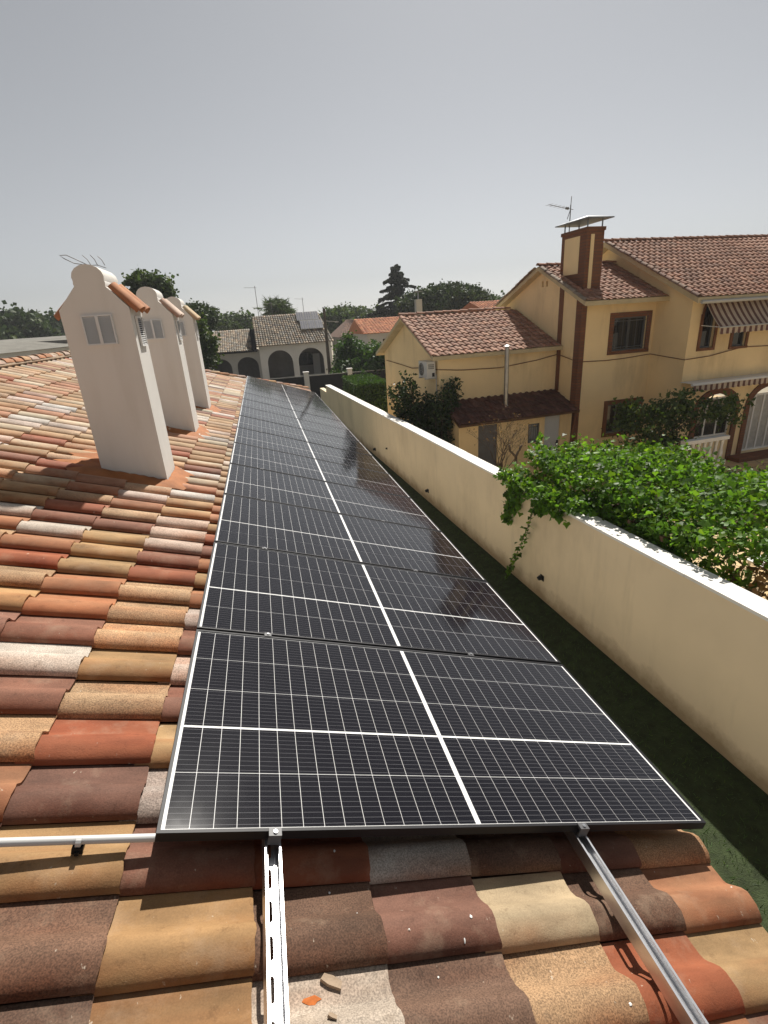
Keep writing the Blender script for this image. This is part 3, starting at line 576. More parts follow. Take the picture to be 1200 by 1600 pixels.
# conduit
t = thing('conduit_pipe', 'pale grey plastic conduit running from the panel corner across the tiles', 'conduit', roofp(-0.3, 0.025, -0.055), (0, SL, 0))
b = MB(); b.tube([(-1.35, 0.008, 0.004), (-0.9, -0.006, -0.004), (-0.45, -0.004, -0.002), (-0.1, 0.001, 0.0), (0.36, 0.006, 0.0)], 0.0115, 12); b.build('pipe', M['pvc'], t, smooth=rad(50))
b = MB(); b.tube([(0.088, -0.001, 0), (0.102, -0.001, 0)], 0.0145, 12); b.build('clip', M['pvc'], t)
b = MB(); b.box(0.080, 0.110, -0.014, 0.012, -0.034, -0.013); b.box(0.089, 0.101, -0.02, -0.012, -0.034, -0.022); b.build('clip_base', M['blackplastic'], t)

# ------------------------------------------------------------------ boundary wall
yaw = math.atan(-WA)
WBASE = Vector((WA * 12 + WB, 12, LAWN))
wall = thing('boundary_wall', 'long cream garden wall with white coping between the two plots', 'wall', WBASE, (0, 0, yaw))
ztop_ = lambda y: -1.50 - 0.0096 * y
b = MB(); c0 = (WB, 0)
Lw = lambda y: (y - 12) / math.cos(yaw)
def wpt(y, z): return (0, Lw(y), z - LAWN)
b.add([(0.02, Lw(-5), -0.8), (0.02, Lw(27), -0.8), (0.02, Lw(27), ztop_(27) - LAWN - 0.04), (0.02, Lw(-5), ztop_(-5) - LAWN - 0.04), (0.26, Lw(-5), -0.8), (0.26, Lw(27), -0.8), (0.26, Lw(27), ztop_(27) - LAWN - 0.04), (0.26, Lw(-5), ztop_(-5) - LAWN - 0.04)],
      [(0, 1, 2, 3), (7, 6, 5, 4), (0, 3, 7, 4), (1, 5, 6, 2), (3, 2, 6, 7)])
b.box(0.02, 0.26, Lw(27), Lw(29.2), -0.8, -2.15 - LAWN); b.build('wall_body', M['dampwall'], wall)
y = -5.0; r = random.Random(9)
while y < 27:
    ye = min(27, y + 1.6); b = MB(); za, zb_ = ztop_(y) - LAWN - 0.038, ztop_(ye) - LAWN - 0.038; j1, j2, dz = r.uniform(-.003, .003), 0.004, r.uniform(-.002, .002)
    A8 = [(-0.004 + j1, Lw(y) + j2, za), (0.285 + j1, Lw(y) + j2, za), (0.285 + j1, Lw(ye), zb_), (-0.004 + j1, Lw(ye), zb_)]
    b.add(A8 + [(x_, y_, z_ + 0.036 + dz) for x_, y_, z_ in A8], [(0, 3, 2, 1), (4, 5, 6, 7), (0, 1, 5, 4), (1, 2, 6, 5), (2, 3, 7, 6), (3, 0, 4, 7)])
    b.build('coping_stone', M['coping'], wall); y = ye
for (yy_, z_, s_, lab) in ((5.78, -2.98, 0.05, 'black wall light below the hanging vine shoot'), (11.36, -3.09, 0.05, 'black wall light midway along the cream wall, near the panels'), (16.91, -3.14, 0.055, 'black wall light farther along the wall, left of a small dark box'), (15.29, -2.76, 0.03, 'small dark junction box on the cream wall beside a wall light')):
    t = thing('wall_light', lab, 'wall light', (WA * yy_ + WB + 0.02, yy_, z_), (0, 0, yaw), 'fittings on the garden wall')
    b = MB(); b.box(-0.012, 0.002, -s_, s_, -s_, s_); b.build('back_plate', M['blackplastic'], t)
    b = MB(); b.tube([(-0.012, 0, 0), (-0.05, 0, 0.01), (-0.085 * s_ / 0.05, 0, -0.004)], [s_ * 0.75, s_ * 0.9, s_ * 0.7], 12); b.build('lamp_head', M['blackplastic'], t)

# ------------------------------------------------------------------ neighbour's buildings (own frame, turned 3 degrees)
TH = rad(3.0); RN = Matrix.Rotation(TH, 4, 'Z')
def nthing(name, label, cat, base, group=None):
    return thing(name, label, cat, RN @ Vector(base), (0, 0, TH), group)
NT = [(0.37, 0.195, 0.125, 0.1), (0.34, 0.175, 0.115, 0.1), (0.40, 0.225, 0.15, 0.1), (0.32, 0.175, 0.12, 0.1), (0.37, 0.215, 0.15, 0.1)]
NTM = [tile_mesh('roof_tile', 40 + s, 0.43, thick=0.03) for s in range(3)]
def slope_tiles(parent, off, eaveL, down, width, length, pw, pc, cols, seed, keep=None):
    """tiles as objects on a slope: eaveL = upper-surface point at the left end of the eave, down = downslope unit vector"""
    r = random.Random(seed); d = Vector(down).normalized(); yv = Vector((1, 0, 0)); nz = d.cross(yv).normalized()
    R4 = Matrix(((d.x, yv.x, nz.x, 0), (d.y, yv.y, nz.y, 0), (d.z, yv.z, nz.z, 0), (0, 0, 0, 1))); n1, n2 = int(round(width / pw)), int(round(length / pc))
    for i in range(n2):
        for j in range(n1):
            if keep and not keep(j * pw, i * pc): continue
            P = Vector(eaveL) - d * (i * pc) + yv * (j * pw) - Vector(off)
            mt = Matrix.Translation(P + nz * 0.034) @ R4 @ Matrix.Rotation(-0.10 + r.gauss(0, .008), 4, 'Y') @ Matrix.Rotation(r.gauss(0, .008), 4, 'Z') @ Matrix.Diagonal((pc / TPU, pw / TPV, 0.72, 1))
            o = link('roof_tile', NTM[r.randrange(3)], M['tile_n'], parent, mtx=mt); c = r.choice(cols); g = r.uniform(0.78, 1.15); o.color = (c[0] * g, c[1] * g, c[2] * g, 1)
def roof_slab(b, x0, x1, ye, ze, yr, zr, yb, zb, t=0.13):
    b.add([(x0, ye, ze), (x1, ye, ze), (x1, yr, zr), (x0, yr, zr), (x0, ye, ze - t), (x1, ye, ze - t), (x1, yr, zr - t), (x0, yr, zr - t)], [(0, 1, 2, 3), (7, 6, 5, 4), (0, 4, 5, 1), (0, 3, 7, 4), (1, 5, 6, 2)])
    b.add([(x0, yb, zb), (x1, yb, zb), (x1, yr, zr), (x0, yr, zr), (x0, yb, zb - t), (x1, yb, zb - t), (x1, yr, zr - t), (x0, yr, zr - t)], [(3, 2, 1, 0), (4, 5, 6, 7), (0, 1, 5, 4), (0, 4, 7, 3), (1, 2, 6, 5)])
def window(parent, off, x0, x1, z0, z1, y, surround=None, sw=0.14, mull=1, bars=0, fmat='winframe', pane='winglass', d=0.10, fw=0.05):
    wd = MB(); yy = y + d
    wd.box(x0, x1, yy - 0.03, yy + 0.03, z0, z0 + fw); wd.box(x0, x1, yy - 0.03, yy + 0.03, z1 - fw, z1); wd.box(x0, x0 + fw, yy - 0.03, yy + 0.03, z0 + fw, z1 - fw); wd.box(x1 - fw, x1, yy - 0.03, yy + 0.03, z0 + fw, z1 - fw)
    for i in range(mull): xm = x0 + (x1 - x0) * (i + 1) / (mull + 1); wd.box(xm - fw / 2, xm + fw / 2, yy - 0.028, yy + 0.028, z0 + fw, z1 - fw)
    wo = wd.build('window', M[fmat], parent, off)
    for i in range(mull + 1):
        a = x0 + (x1 - x0) * i / (mull + 1) + fw * 0.6; c = x0 + (x1 - x0) * (i + 1) / (mull + 1) - fw * 0.6
        MB().box(a, c, yy + 0.004, yy + 0.012, z0 + fw, z1 - fw).build('pane', M[pane], wo, off)
    if surround:
        s_ = MB(); s_.box(x0 - sw, x1 + sw, y - 0.035, y + 0.02, z1, z1 + sw); s_.box(x0 - sw, x1 + sw, y - 0.05, y + 0.02, z0 - sw * 0.7, z0); s_.box(x0 - sw, x0, y - 0.035, y + 0.02, z0, z1); s_.box(x1, x1 + sw, y - 0.035, y + 0.02, z0, z1)
        s_.build('surround', M[surround], wo, off)
    if bars:
        g = MB()
        for i in range(bars): xb = x0 + (x1 - x0) * (i + 0.5) / bars; g.tube([(xb, y + 0.02, z0 + 0.03), (xb, y + 0.02, z1 - 0.03)], 0.008, 5)
        g.box(x0 + 0.02, x1 - 0.02, y + 0.012, y + 0.026, z1 - 0.12, z1 - 0.10); g.box(x0 + 0.02, x1 - 0.02, y + 0.012, y + 0.026, z0 + 0.1, z0 + 0.12); g.build('security_bar', M['winframe'], wo, off)
    return wo

# --- annex
OA = Vector((9, 17, GN)); ann = nthing('annex_building', 'single-storey yellow annex with brown tiled gable roof and wall-hung air conditioner', 'building', OA)
AX0, AX1, AY0, AY1 = 6.80, 11.16, 14.47, 20.6; ARY, ARZ, AEY, AEZ, ABY, ABZ = 17.3, 1.50, 14.17, 0.24, 20.95, 0.10
b = MB(); strips(b, (AX0, AY0, 0), (1, 0, 0), (0, 1, 0), AX1 - AX0, GN, flat(0.30), [])
zr = lambda y: AEZ + (ARZ - AEZ) * (y - AEY) / (ARY - AEY) - 0.1 if y <= ARY else ABZ + (ARZ - ABZ) * (ABY - y) / (ABY - ARY) - 0.1
strips(b, (AX0, AY1, 0), (0, -1, 0), (1, 0, 0), AY1 - AY0, GN, gable([(0, zr(AY1)), (AY1 - ARY, zr(ARY)), (AY1 - AY0, zr(AY0))]), [])
b.add([(AX0, AY1, GN), (AX1, AY1, GN), (AX1, AY1, 0.2), (AX0, AY1, 0.2)], [(0, 1, 2, 3)]); b.build('wall', M['yellow'], ann, OA)
b = MB(); roof_slab(b, 6.50, AX1 + 0.01, AEY, AEZ - 0.05, ARY, ARZ - 0.05, ABY, ABZ - 0.05, 0.12); ar = b.build('roof', M['fascia'], ann, OA)
dn = Vector((0, AEY - ARY, AEZ - ARZ)); slope_tiles(ar, OA, (6.50, AEY, AEZ - 0.05), dn, 4.62, dn.length, 0.231, 0.30, NT, 1)
cap_tiles(ar, (6.45, ARY, ARZ - 0.02), (11.1, ARY, ARZ - 0.02), None, 'ridge_tile', M['tile_n'], 0.34, 0.10, OA, NT, 11)
cap_tiles(ar, (6.50, AEY - 0.02, AEZ - 0.03), (6.50, ARY, ARZ - 0.03), None, 'verge_tile', M['tile_n'], 0.30, 0.085, OA, NT[3:], 12)
b = MB(); b.box(AX0 + 0.1, AX1 - 0.02, AY0 - 0.03, AY0 - 0.005, -0.28, -0.02)
# --- lean-to shed
OS = Vector((9, 13.8, GN)); shed = nthing('lean_to_shed', 'low yellow lean-to under a dark tiled roof with pale door, against the annex', 'shed', OS)
LX0, LX1, LY = 6.95, 11.05, 13.26
b = MB(); strips(b, (LX0, LY, 0), (1, 0, 0), (0, 1, 0), LX1 - LX0, GN, flat(-1.80), [(7.62 - LX0, 8.30 - LX0, GN, -1.96, 0), (9.42 - LX0, 9.84 - LX0, -2.75, -2.11, 0), (10.06 - LX0, 10.62 - LX0, GN, -1.88, 0)], 0.08)
b.add([(LX0, LY, GN), (LX0, AY0, GN), (LX0, AY0, -1.3), (LX0, LY, -1.80)], [(0, 1, 2, 3)]); b.build('wall', M['yellow'], shed, OS)
b = MB(); b.add([(6.85, 13.02, -1.83), (11.17, 13.02, -1.80), (11.17, 14.46, -1.27), (6.85, 14.46, -1.30), (6.85, 13.02, -1.90), (11.17, 13.02, -1.87), (11.17, 14.46, -1.36), (6.85, 14.46, -1.39)], [(0, 1, 2, 3), (7, 6, 5, 4), (0, 4, 5, 1), (0, 3, 7, 4), (1, 5, 6, 2)])
sr = b.build('roof', M['darkwood'], shed, OS); dn = Vector((0, -1.44, -0.53)); DKT = [(0.12, 0.055, 0.04, 1), (0.10, 0.045, 0.035, 1), (0.14, 0.065, 0.045, 1)]
slope_tiles(sr, OS, (6.85, 13.02, -1.82), dn, 4.32, dn.length, 0.24, 0.306, DKT, 2)
window(shed, OS, 9.42, 9.84, -2.75, -2.11, LY, None, bars=5, mull=0, d=0.06, fw=0.035, pane='shedpane')
b = MB(); b.box(10.06, 10.62, LY + 0.05, LY + 0.08, GN, -1.88); b.box(10.03, 10.06, LY - 0.01, LY + 0.05, GN, -1.85); dr = b.build('door', M['doorgrey'], shed, OS)
b = MB(); b.box(10.54, 10.57, LY - 0.0, LY + 0.05, -2.95, -2.78); b.tube([(10.555, LY - 0.01, -2.86), (10.47, LY - 0.01, -2.86)], 0.012, 6); b.build('handle', M['blackplastic'], dr, OS)
b = MB(); b.box(7.62, 8.30, LY + 0.04, LY + 0.07, GN, -1.96)
for i in range(9): b.box(7.62, 8.30, LY + 0.025, LY + 0.04, -2.08 - i * 0.2, -2.06 - i * 0.2)
b.build('shutter', M['gate'], shed, OS)
# --- two-storey house
OH = Vector((14.5, 14.5, GN)); th = nthing('two_storey_house', 'large yellow two-storey house with brown tiled roofs and brick trim', 'house', OH)
GX0, GX1, GY0, GY1 = 11.18, 13.99, 13.30, 18.1; GRY, GRZ, GEY, GEZ, GBY, GBZ = 15.45, 2.74, 12.78, 1.52, 18.45, 1.55
MY0, MX1 = 11.86, 24.0; MRY, MRZ, MEY, MEZ = 15.7, 3.46, 11.38, 1.42
b = MB()
strips(b, (GX0, GY0, 0), (1, 0, 0), (0, 1, 0), GX1 - GX0, GN, flat(1.68), [(12.40 - GX0, 13.70 - GX0, -0.05, 0.98, 0), (12.47 - GX0, 13.75 - GX0, -2.80, -1.80, 0)], 0.16)
zg = lambda y: (GEZ + (GRZ - GEZ) * (y - GEY) / (GRY - GEY) if y <= GRY else GBZ + (GRZ - GBZ) * (GBY - y) / (GBY - GRY)) - 0.10
strips(b, (GX0, GY1, 0), (0, -1, 0), (1, 0, 0), GY1 - GY0, GN, gable([(0, zg(GY1)), (GY1 - GRY, zg(GRY)), (GY1 - GY0, zg(GY0))]), [(GY1 - 15.62, GY1 - 15.50, 2.10, 2.28, 0), (GY1 - 15.36, GY1 - 15.24, 2.10, 2.28, 0)], 0.12)
zm = lambda y: MEZ + (MRZ - MEZ) * (y - MEY) / (MRY - MEY) - 0.12
strips(b, (GX1, 19.4, 0), (0, -1, 0), (1, 0, 0), 19.4 - MY0, GN, gable([(0, 1.6), (19.4 - MRY, zm(MRY)), (19.4 - MY0, zm(MY0))]), [])
strips(b, (GX1, MY0, 0), (1, 0, 0), (0, 1, 0), MX1 - GX1, GN, flat(1.60), [(14.47 - GX1, 14.97 - GX1, -0.06, 1.34, 0.4), (15.74 - GX1, 16.28 - GX1, -0.10, 0.42, 0), (14.80 - GX1, 16.35 - GX1, -3.0, -1.55, 0.55), (17.0 - GX1, 18.55 - GX1, -3.72, -1.50, 0.6)], 0.18)
b.build('wall', M['yellow'], th, OH)
b = MB(); roof_slab(b, 10.90, GX1, GEY, GEZ, GRY, GRZ, GBY, GBZ); b.box(15.4, 15.5, 15, 15.1, 2, 2.1); gr = b.build('roof', M['fascia'], th, OH)
dn = Vector((0, GEY - GRY, GEZ - GRZ)); slope_tiles(gr, OH, (10.92, GEY, GEZ), dn, 3.0, dn.length, 0.232, 0.30, NT, 3)
cap_tiles(gr, (10.88, GRY, GRZ + 0.03), (13.95, GRY, GRZ + 0.03), None, 'ridge_tile', M['tile_n'], 0.34, 0.10, OH, NT, 13)
cap_tiles(gr, (10.90, GEY - 0.02, GEZ + 0.02), (10.90, GRY, GRZ + 0.02), None, 'verge_tile', M['tile_n'], 0.30, 0.085, OH, [(0.26, 0.2, 0.15, 1), (0.3, 0.24, 0.18, 1), (0.22, 0.13, 0.09, 1)], 14)
cap_tiles(gr, (10.90, GBY + 0.02, GBZ + 0.02), (10.90, GRY, GRZ + 0.02), None, 'verge_tile', M['tile_n'], 0.30, 0.085, OH, [(0.26, 0.2, 0.15, 1), (0.3, 0.24, 0.18, 1), (0.22, 0.13, 0.09, 1)], 15)
b = MB(); roof_slab(b, 13.66, MX1 + 0.3, MEY, MEZ, MRY, MRZ, 20.0, 1.42, 0.15); mr = b.build('roof', M['fascia'], th, OH)
dn = Vector((0, MEY - MRY, MEZ - MRZ)); slope_tiles(mr, OH, (13.68, MEY, MEZ), dn, 5.8, dn.length, 0.232, 0.30, NT, 4)
rest = MB(); R_ = random.Random(3); dnu = dn.normalized(); nz = dnu.cross(Vector((1, 0, 0)))
for i in range(16):
    for j in range(25, 45):
        P = Vector((13.68 + j * 0.232, MEY, MEZ)) - dnu * (i * 0.30) + nz * 0.034; c = R_.choice(NT); mt = Matrix(((dnu.x, 1, nz.x, P.x), (dnu.y, 0, nz.y, P.y), (dnu.z, 0, nz.z, P.z), (0, 0, 0, 1))) @ Matrix.Rotation(-0.10, 4, 'Y') @ Matrix.Diagonal((0.30 / TPU, 1, 0.72, 1))
        rest.add([mt @ x.co for x in NTM[0].vertices], [tuple(pl.vertices) for pl in NTM[0].polygons], c)
rest.build('roof_tile', M['tile_n_joined'], mr, OH, kind='stuff')
cap_tiles(mr, (13.62, MRY, MRZ + 0.03), (23.5, MRY, MRZ + 0.03), None, 'ridge_tile', M['tile_n'], 0.34, 0.10, OH, NT, 16)
cap_tiles(mr, (13.66, MEY - 0.02, MEZ + 0.02), (13.66, MRY, MRZ + 0.02), None, 'verge_tile', M['tile_n'], 0.30, 0.09, OH, [(0.26, 0.17, 0.12, 1), (0.24, 0.14, 0.10, 1)], 17)
b = MB(); b.tube([(13.75, MEY - 0.05, MEZ - 0.13), (24, MEY - 0.05, MEZ - 0.13)], 0.05, 8); b.build('gutter', M['palegrey'], th, OH, smooth=1)
b = MB(); b.box(GX0 - 0.03, GX0 + 0.16, GY0 - 0.03, GY0 + 0.26, GN, 1.62); b.build('brick_pilaster', M['brick'], th, OH)
b = MB(); b.box(GX0 - 0.025, GX0 + 0.03, 14.28, 14.50, -1.3, 2.15); b.build('brown_pilaster', M['brownpaint'], th, OH)
b = MB(); b.tube([(11.12, 13.10, -1.75), (11.06, 13.14, -2.3), (10.98, 13.18, -3.2), (10.98, 13.18, GN)], 0.035, 7); b.build('downpipe', M['brownpaint'], th, OH)
window(th, OH, 12.40, 13.70, -0.05, 0.98, GY0, 'brick', 0.15, 1, 5)
window(th, OH, 12.47, 13.75, -2.80, -1.80, GY0, 'brownpaint', 0.14, 2, 0)
window(th, OH, 14.47, 14.97, -0.06, 1.34, MY0, None, 0.1, 0, 0, d=0.12)
b = MB(); b.box(14.37, 14.47, MY0 - 0.03, MY0 + 0.02, -0.14, 0.94); b.box(14.97, 15.07, MY0 - 0.03, MY0 + 0.02, -0.14, 0.94); b.box(14.47, 14.97, MY0 - 0.03, MY0 + 0.02, -0.14, -0.06)
for i in range(9):
    a0, a1 = PI * i / 9, PI * (i + 1) / 9; f = lambda a, k: (14.72 + (0.25 + k) * math.cos(a), MY0 - 0.03, 0.94 + (0.40 + k) * math.sin(a)); b.add([f(a0, 0), f(a0, 0.1), f(a1, 0.1), f(a1, 0)], [(0, 1, 2, 3)])
b.build('arch_surround', M['brownpaint'], th, OH)
window(th, OH, 15.74, 16.28, -0.10, 0.42, MY0, 'brownpaint', 0.10, 0, 0)
window(th, OH, 17.0, 18.55, -3.72, -1.75, MY0, None, 0.1, 3, 0, 'whiteframe', 'curtain', 0.14, 0.06)
window(th, OH, 14.80, 16.35, -3.0, -1.70, MY0, None, 0.1, 2, 0, 'whiteframe', 'winglass', 0.14, 0.05)
for x0, x1, zb_, zt_, ri in ((14.80, 16.35, -3.0, -1.55, 0.55), (17.0, 18.55, -3.72, -1.50, 0.6)):
    b = MB(); cx_ = (x0 + x1) / 2; hw = (x1 - x0) / 2; zc = zt_ - ri
    for i in range(12):
        a0, a1 = PI * i / 12, PI * (i + 1) / 12; f = lambda a, k, y_: (cx_ + (hw + k) * math.cos(a), y_, zc + (ri + k) * math.sin(a))
        b.add([f(a0, 0, MY0 - 0.04), f(a0, 0.2, MY0 - 0.04), f(a1, 0.2, MY0 - 0.04), f(a1, 0, MY0 - 0.04), f(a0, 0, MY0 + 0.1), f(a1, 0, MY0 + 0.1), f(a0, 0.2, MY0), f(a1, 0.2, MY0)], [(0, 1, 2, 3), (0, 3, 5, 4), (1, 6, 7, 2)])
    b.box(x0 - 0.2, x0, MY0 - 0.04, MY0 + 0.02, GN, zc); b.box(x1, x1 + 0.2, MY0 - 0.04, MY0 + 0.02, GN, zc); b.build('brick_arch', M['brick'], th, OH)
b = MB(); b.box(16.4, 24, MY0 - 0.5, MY0 - 0.045, GN, -3.75); b.build('plinth', M['brick'], th, OH)
# chimney of the house
b = MB(); b.box(11.33, 11.95, 13.54, 14.80, 1.6, 3.60); b.box(11.30, 11.98, 13.51, 14.83, 3.52, 3.62); hc = b.build('chimney', M['brick'], th, OH)
b = MB(); b.box(11.318, 11.335, 13.86, 14.62, 2.36, 3.42); b.box(11.48, 11.60, 13.525, 13.545, 1.9, 3.42); b.build('render_panel', M['yellow'], hc, OH)
b = MB(); zc = 3.86; pts = [(11.18, 13.36), (12.12, 13.36), (12.12, 15.0), (11.18, 15.0)]
b.add([(x_, y_, zc) for x_, y_ in pts] + [(x_, y_, zc - 0.03) for x_, y_ in pts] + [(11.62, 13.95, zc + 0.13), (11.68, 14.4, zc + 0.13)], [(0, 1, 8), (1, 2, 9, 8), (2, 3, 9), (3, 0, 8, 9), (7, 6, 5, 4), (0, 4, 5, 1), (1, 5, 6, 2), (2, 6, 7, 3), (3, 7, 4, 0)])
for x_, y_ in ((11.38, 13.6), (11.9, 13.6), (11.9, 14.74), (11.38, 14.74)): b.box(x_ - 0.015, x_ + 0.015, y_ - 0.015, y_ + 0.015, 3.60, zc - 0.02)
b.build('chimney_hood', M['zinc'], hc, OH)
def antenna(label, base, h, boom, dirv, kind=0, world=False, sc=1.0):
    B = Vector(base) if world else RN @ Vector(base); t = thing('tv_antenna', label, 'antenna', B)
    b = MB(); b.tube([(0, 0, -0.3), (0, 0, h)], 0.016 * sc, 6); b.build('mast', M['wire'], t)
    d = Vector(dirv).normalized(); s_ = d.cross(Vector((0, 0, 1))).normalized(); b = MB(); z = h - 0.12; P0 = Vector((0, 0, z)); b.tube([P0 - d * 0.12, P0 + d * boom], 0.009 * sc, 5)
    for i in range(5): q_ = P0 + d * (boom * (0.25 + 0.18 * i)); b.tube([q_ - s_ * 0.16, q_ + s_ * 0.16], 0.005 * sc, 4)
    if kind: b.tube([P0, P0 + Vector((-0.05, -0.1, 0.34))], 0.011, 5); b.tube([P0, P0 + Vector((-0.16, -0.1, -0.30))], 0.011, 5); b.tube([P0 + d * 0.1, P0 + d * 0.2], 0.04, 8)
    b.build('boom', M['wire'], t); return t
antenna('TV antenna on a mast behind the brick chimney hood', (11.62, 14.86, 3.2), 1.25, 0.95, (-1, -0.25, 0.10), 1)
# awnings
OW = Vector((15.8, 11.8, 1.4)); aw = nthing('awning', 'brown and beige striped awning sloping out below the main roof eave', 'awning', OW)
b = MB(); N = 12; p0, p1 = Vector((0, 11.80, 1.36)), Vector((0, 11.14, 0.56)); x0, x1 = 14.36, 18.6
for i in range(N):
    for P, Q in (((i) / N, (i + 1) / N),):
        a, c = p0.lerp(p1, P), p0.lerp(p1, Q); sa, sc_ = -0.05 * math.sin(PI * P), -0.05 * math.sin(PI * Q)
        b.add([(x0, a.y, a.z + sa), (x1, a.y, a.z + sa), (x1, c.y, c.z + sc_), (x0, c.y, c.z + sc_)], [(0, 1, 2, 3)])
b.build('canopy', M['awning'], aw, OW, smooth=1)
def valance(b, x0, x1, y, zt_, zb_, per=0.217):
    x = x0
    while x < x1:
        pts = [(x, y, zt_), (x + per, y, zt_), (x + per, y, zb_ + 0.02), (x + per * 0.75, y - 0.012, zb_), (x + per * 0.25, y - 0.012, zb_), (x, y, zb_ + 0.02)]; b.add(pts, [tuple(range(6))]); x += per
b = MB(); valance(b, x0, x1, 11.13, 0.55, 0.37); b.build('valance', M['awning'], aw, OW)
b = MB(); b.tube([(x0 - 0.02, 11.13, 0.56), (x1, 11.13, 0.56)], 0.022, 8); b.build('front_bar', M['palegrey'], aw, OW)
b = MB(); b.tube([(x0, 11.78, 0.62), (x0 + 0.02, 11.14, 0.57)], 0.012, 6); b.build('arm', M['whiteframe'], aw, OW)
OW2 = Vector((15.8, 11.5, -1.2)); aw = nthing('awning', 'rolled-up striped awning with scalloped edge above the ground-floor arches', 'awning', OW2)
b = MB(); valance(b, 13.95, 18.6, 11.36, -1.12, -1.30); b.build('valance', M['awning'], aw, OW2)
b = MB(); b.tube([(13.93, 11.40, -1.09), (18.6, 11.40, -1.09)], 0.045, 8); b.box(13.93, 18.6, 11.40, 11.84, -1.06, -1.04); b.build('cassette', M['whiteframe'], aw, OW2)
# wall cable
b = MB(); pts = [(6.78, 20.3, -0.25), (6.78, 18.6, -0.30), (6.78, 17.0, -0.36), (6.78, 16.0, -0.28), (6.78, 14.45, -0.24), (7.6, 14.44, -0.32), (9.0, 14.44, -0.36), (10.4, 14.44, -0.22), (11.14, 14.44, -0.1), (11.15, 14.2, -0.12), (11.14, 13.27, -0.28), (12.2, 13.27, -0.32), (13.0, 13.27, -0.30), (13.94, 13.26, -0.24), (13.96, 12.6, -0.30), (13.96, 11.83, -0.36), (14.9, 11.83, -0.32), (16.2, 11.83, -0.14), (18, 11.83, -0.2), (20, 11.83, -0.3)]
pts = [RN @ Vector(p) for p in pts]; b.tube(pts, 0.013, 5); tag(b.build('wall_cable', M['brownpaint']), 'slack brown cable strung along the yellow house walls', 'cable')
# air conditioner
OC = Vector((6.62, 15.0, -0.5)); ac = nthing('air_conditioner', 'white outdoor air conditioner unit hung on the annex gable wall', 'air conditioner', OC)
b = MB(); b.box(6.44, 6.74, 14.60, 15.36, -0.50, 0.02); b.build('casing', M['acwhite'], ac, OC)
b = MB()
b.tube([(6.445, 15.10, -0.24), (6.425, 15.10, -0.24)], [0.21, 0.20], 18); b.build('fan_grille', M['blackplastic'], ac, OC)
b = MB(); [b.tube([(6.42, 15.10 + rr * math.cos(2 * PI * k / 18), -0.24 + rr * math.sin(2 * PI * k / 18)) for k in range(19)], 0.005, 4) for rr in (0.06, 0.11, 0.16, 0.205)]; b.build('fan_guard', M['acwhite'], ac, OC)
b = MB(); [b.box(6.50 + 0.04 * (i % 5), 6.52 + 0.04 * (i % 5), 14.592, 14.602, -0.1 - 0.055 * (i // 5), -0.065 - 0.055 * (i // 5)) for i in range(15)]; b.box(6.62, 6.70, 14.585, 14.602, -0.46, -0.34); b.build('side_vent', M['blackplastic'], ac, OC)
b = MB(); b.box(6.40, 6.80, 14.68, 14.72, -0.54, -0.50); b.box(6.40, 6.80, 15.24, 15.28, -0.54, -0.50); b.tube([(6.77, 14.62, -0.4), (6.77, 14.60, -1.4), (6.77, 14.60, GN)], 0.02, 6); b.build('bracket', M['palegrey'], ac, OC)
# flue
OF = Vector((8.9, 13.85, -1.55)); fl = nthing('flue_pipe', 'shiny stainless steel flue rising from the lean-to roof', 'flue', OF)
b = MB(); b.tube([(8.9, 13.85, -1.6), (8.9, 13.85, -0.6)], 0.075, 14); b.tube([(8.9, 13.85, -0.6), (8.9, 13.85, -0.57)], 0.082, 14); b.tube([(8.9, 13.85, -0.57), (8.9, 13.85, 0.32)], 0.073, 14); b.build('pipe', M['flue'], fl, OF, smooth=0.8)
b = MB(); b.tube([(8.9, 13.85, 0.36), (8.9, 13.85, 0.40)], [0.115, 0.02], 14); b.tube([(8.9, 13.85, 0.30), (8.9, 13.85, 0.36)], 0.05, 8); b.build('rain_cap', M['flue'], fl, OF)
b = MB(); b.tube([(8.9, 13.85, -1.62), (8.9, 13.85, -1.50)], [0.13, 0.078], 14); b.build('flashing_collar', M['palegrey'], fl, OF)
# balustrade
OB = Vector((13.1, 9.86, -3.1)); bl = nthing('balustrade', 'short white balustrade of turned balusters behind the vine', 'balustrade', OB)
b = MB(); b.box(12.3, 13.85, 9.76, 9.96, -2.44, -2.34); b.build('handrail', M['white'], bl, OB)
b = MB(); b.box(12.3, 13.85, 9.76, 9.96, -3.2, -3.05); b.box(12.4, 13.75, 9.8, 9.92, GN, -3.2); b.build('base_rail', M['white'], bl, OB)
for i in range(7):
    x_ = 12.45 + i * 0.21; b = MB(); b.tube([(x_, 9.86, -3.05), (x_, 9.86, -2.95), (x_, 9.86, -2.85), (x_, 9.86, -2.68), (x_, 9.86, -2.55), (x_, 9.86, -2.44)], [0.055, 0.045, 0.065, 0.035, 0.045, 0.055], 8); b.build('baluster', M['white'], bl, OB, smooth=0.9)

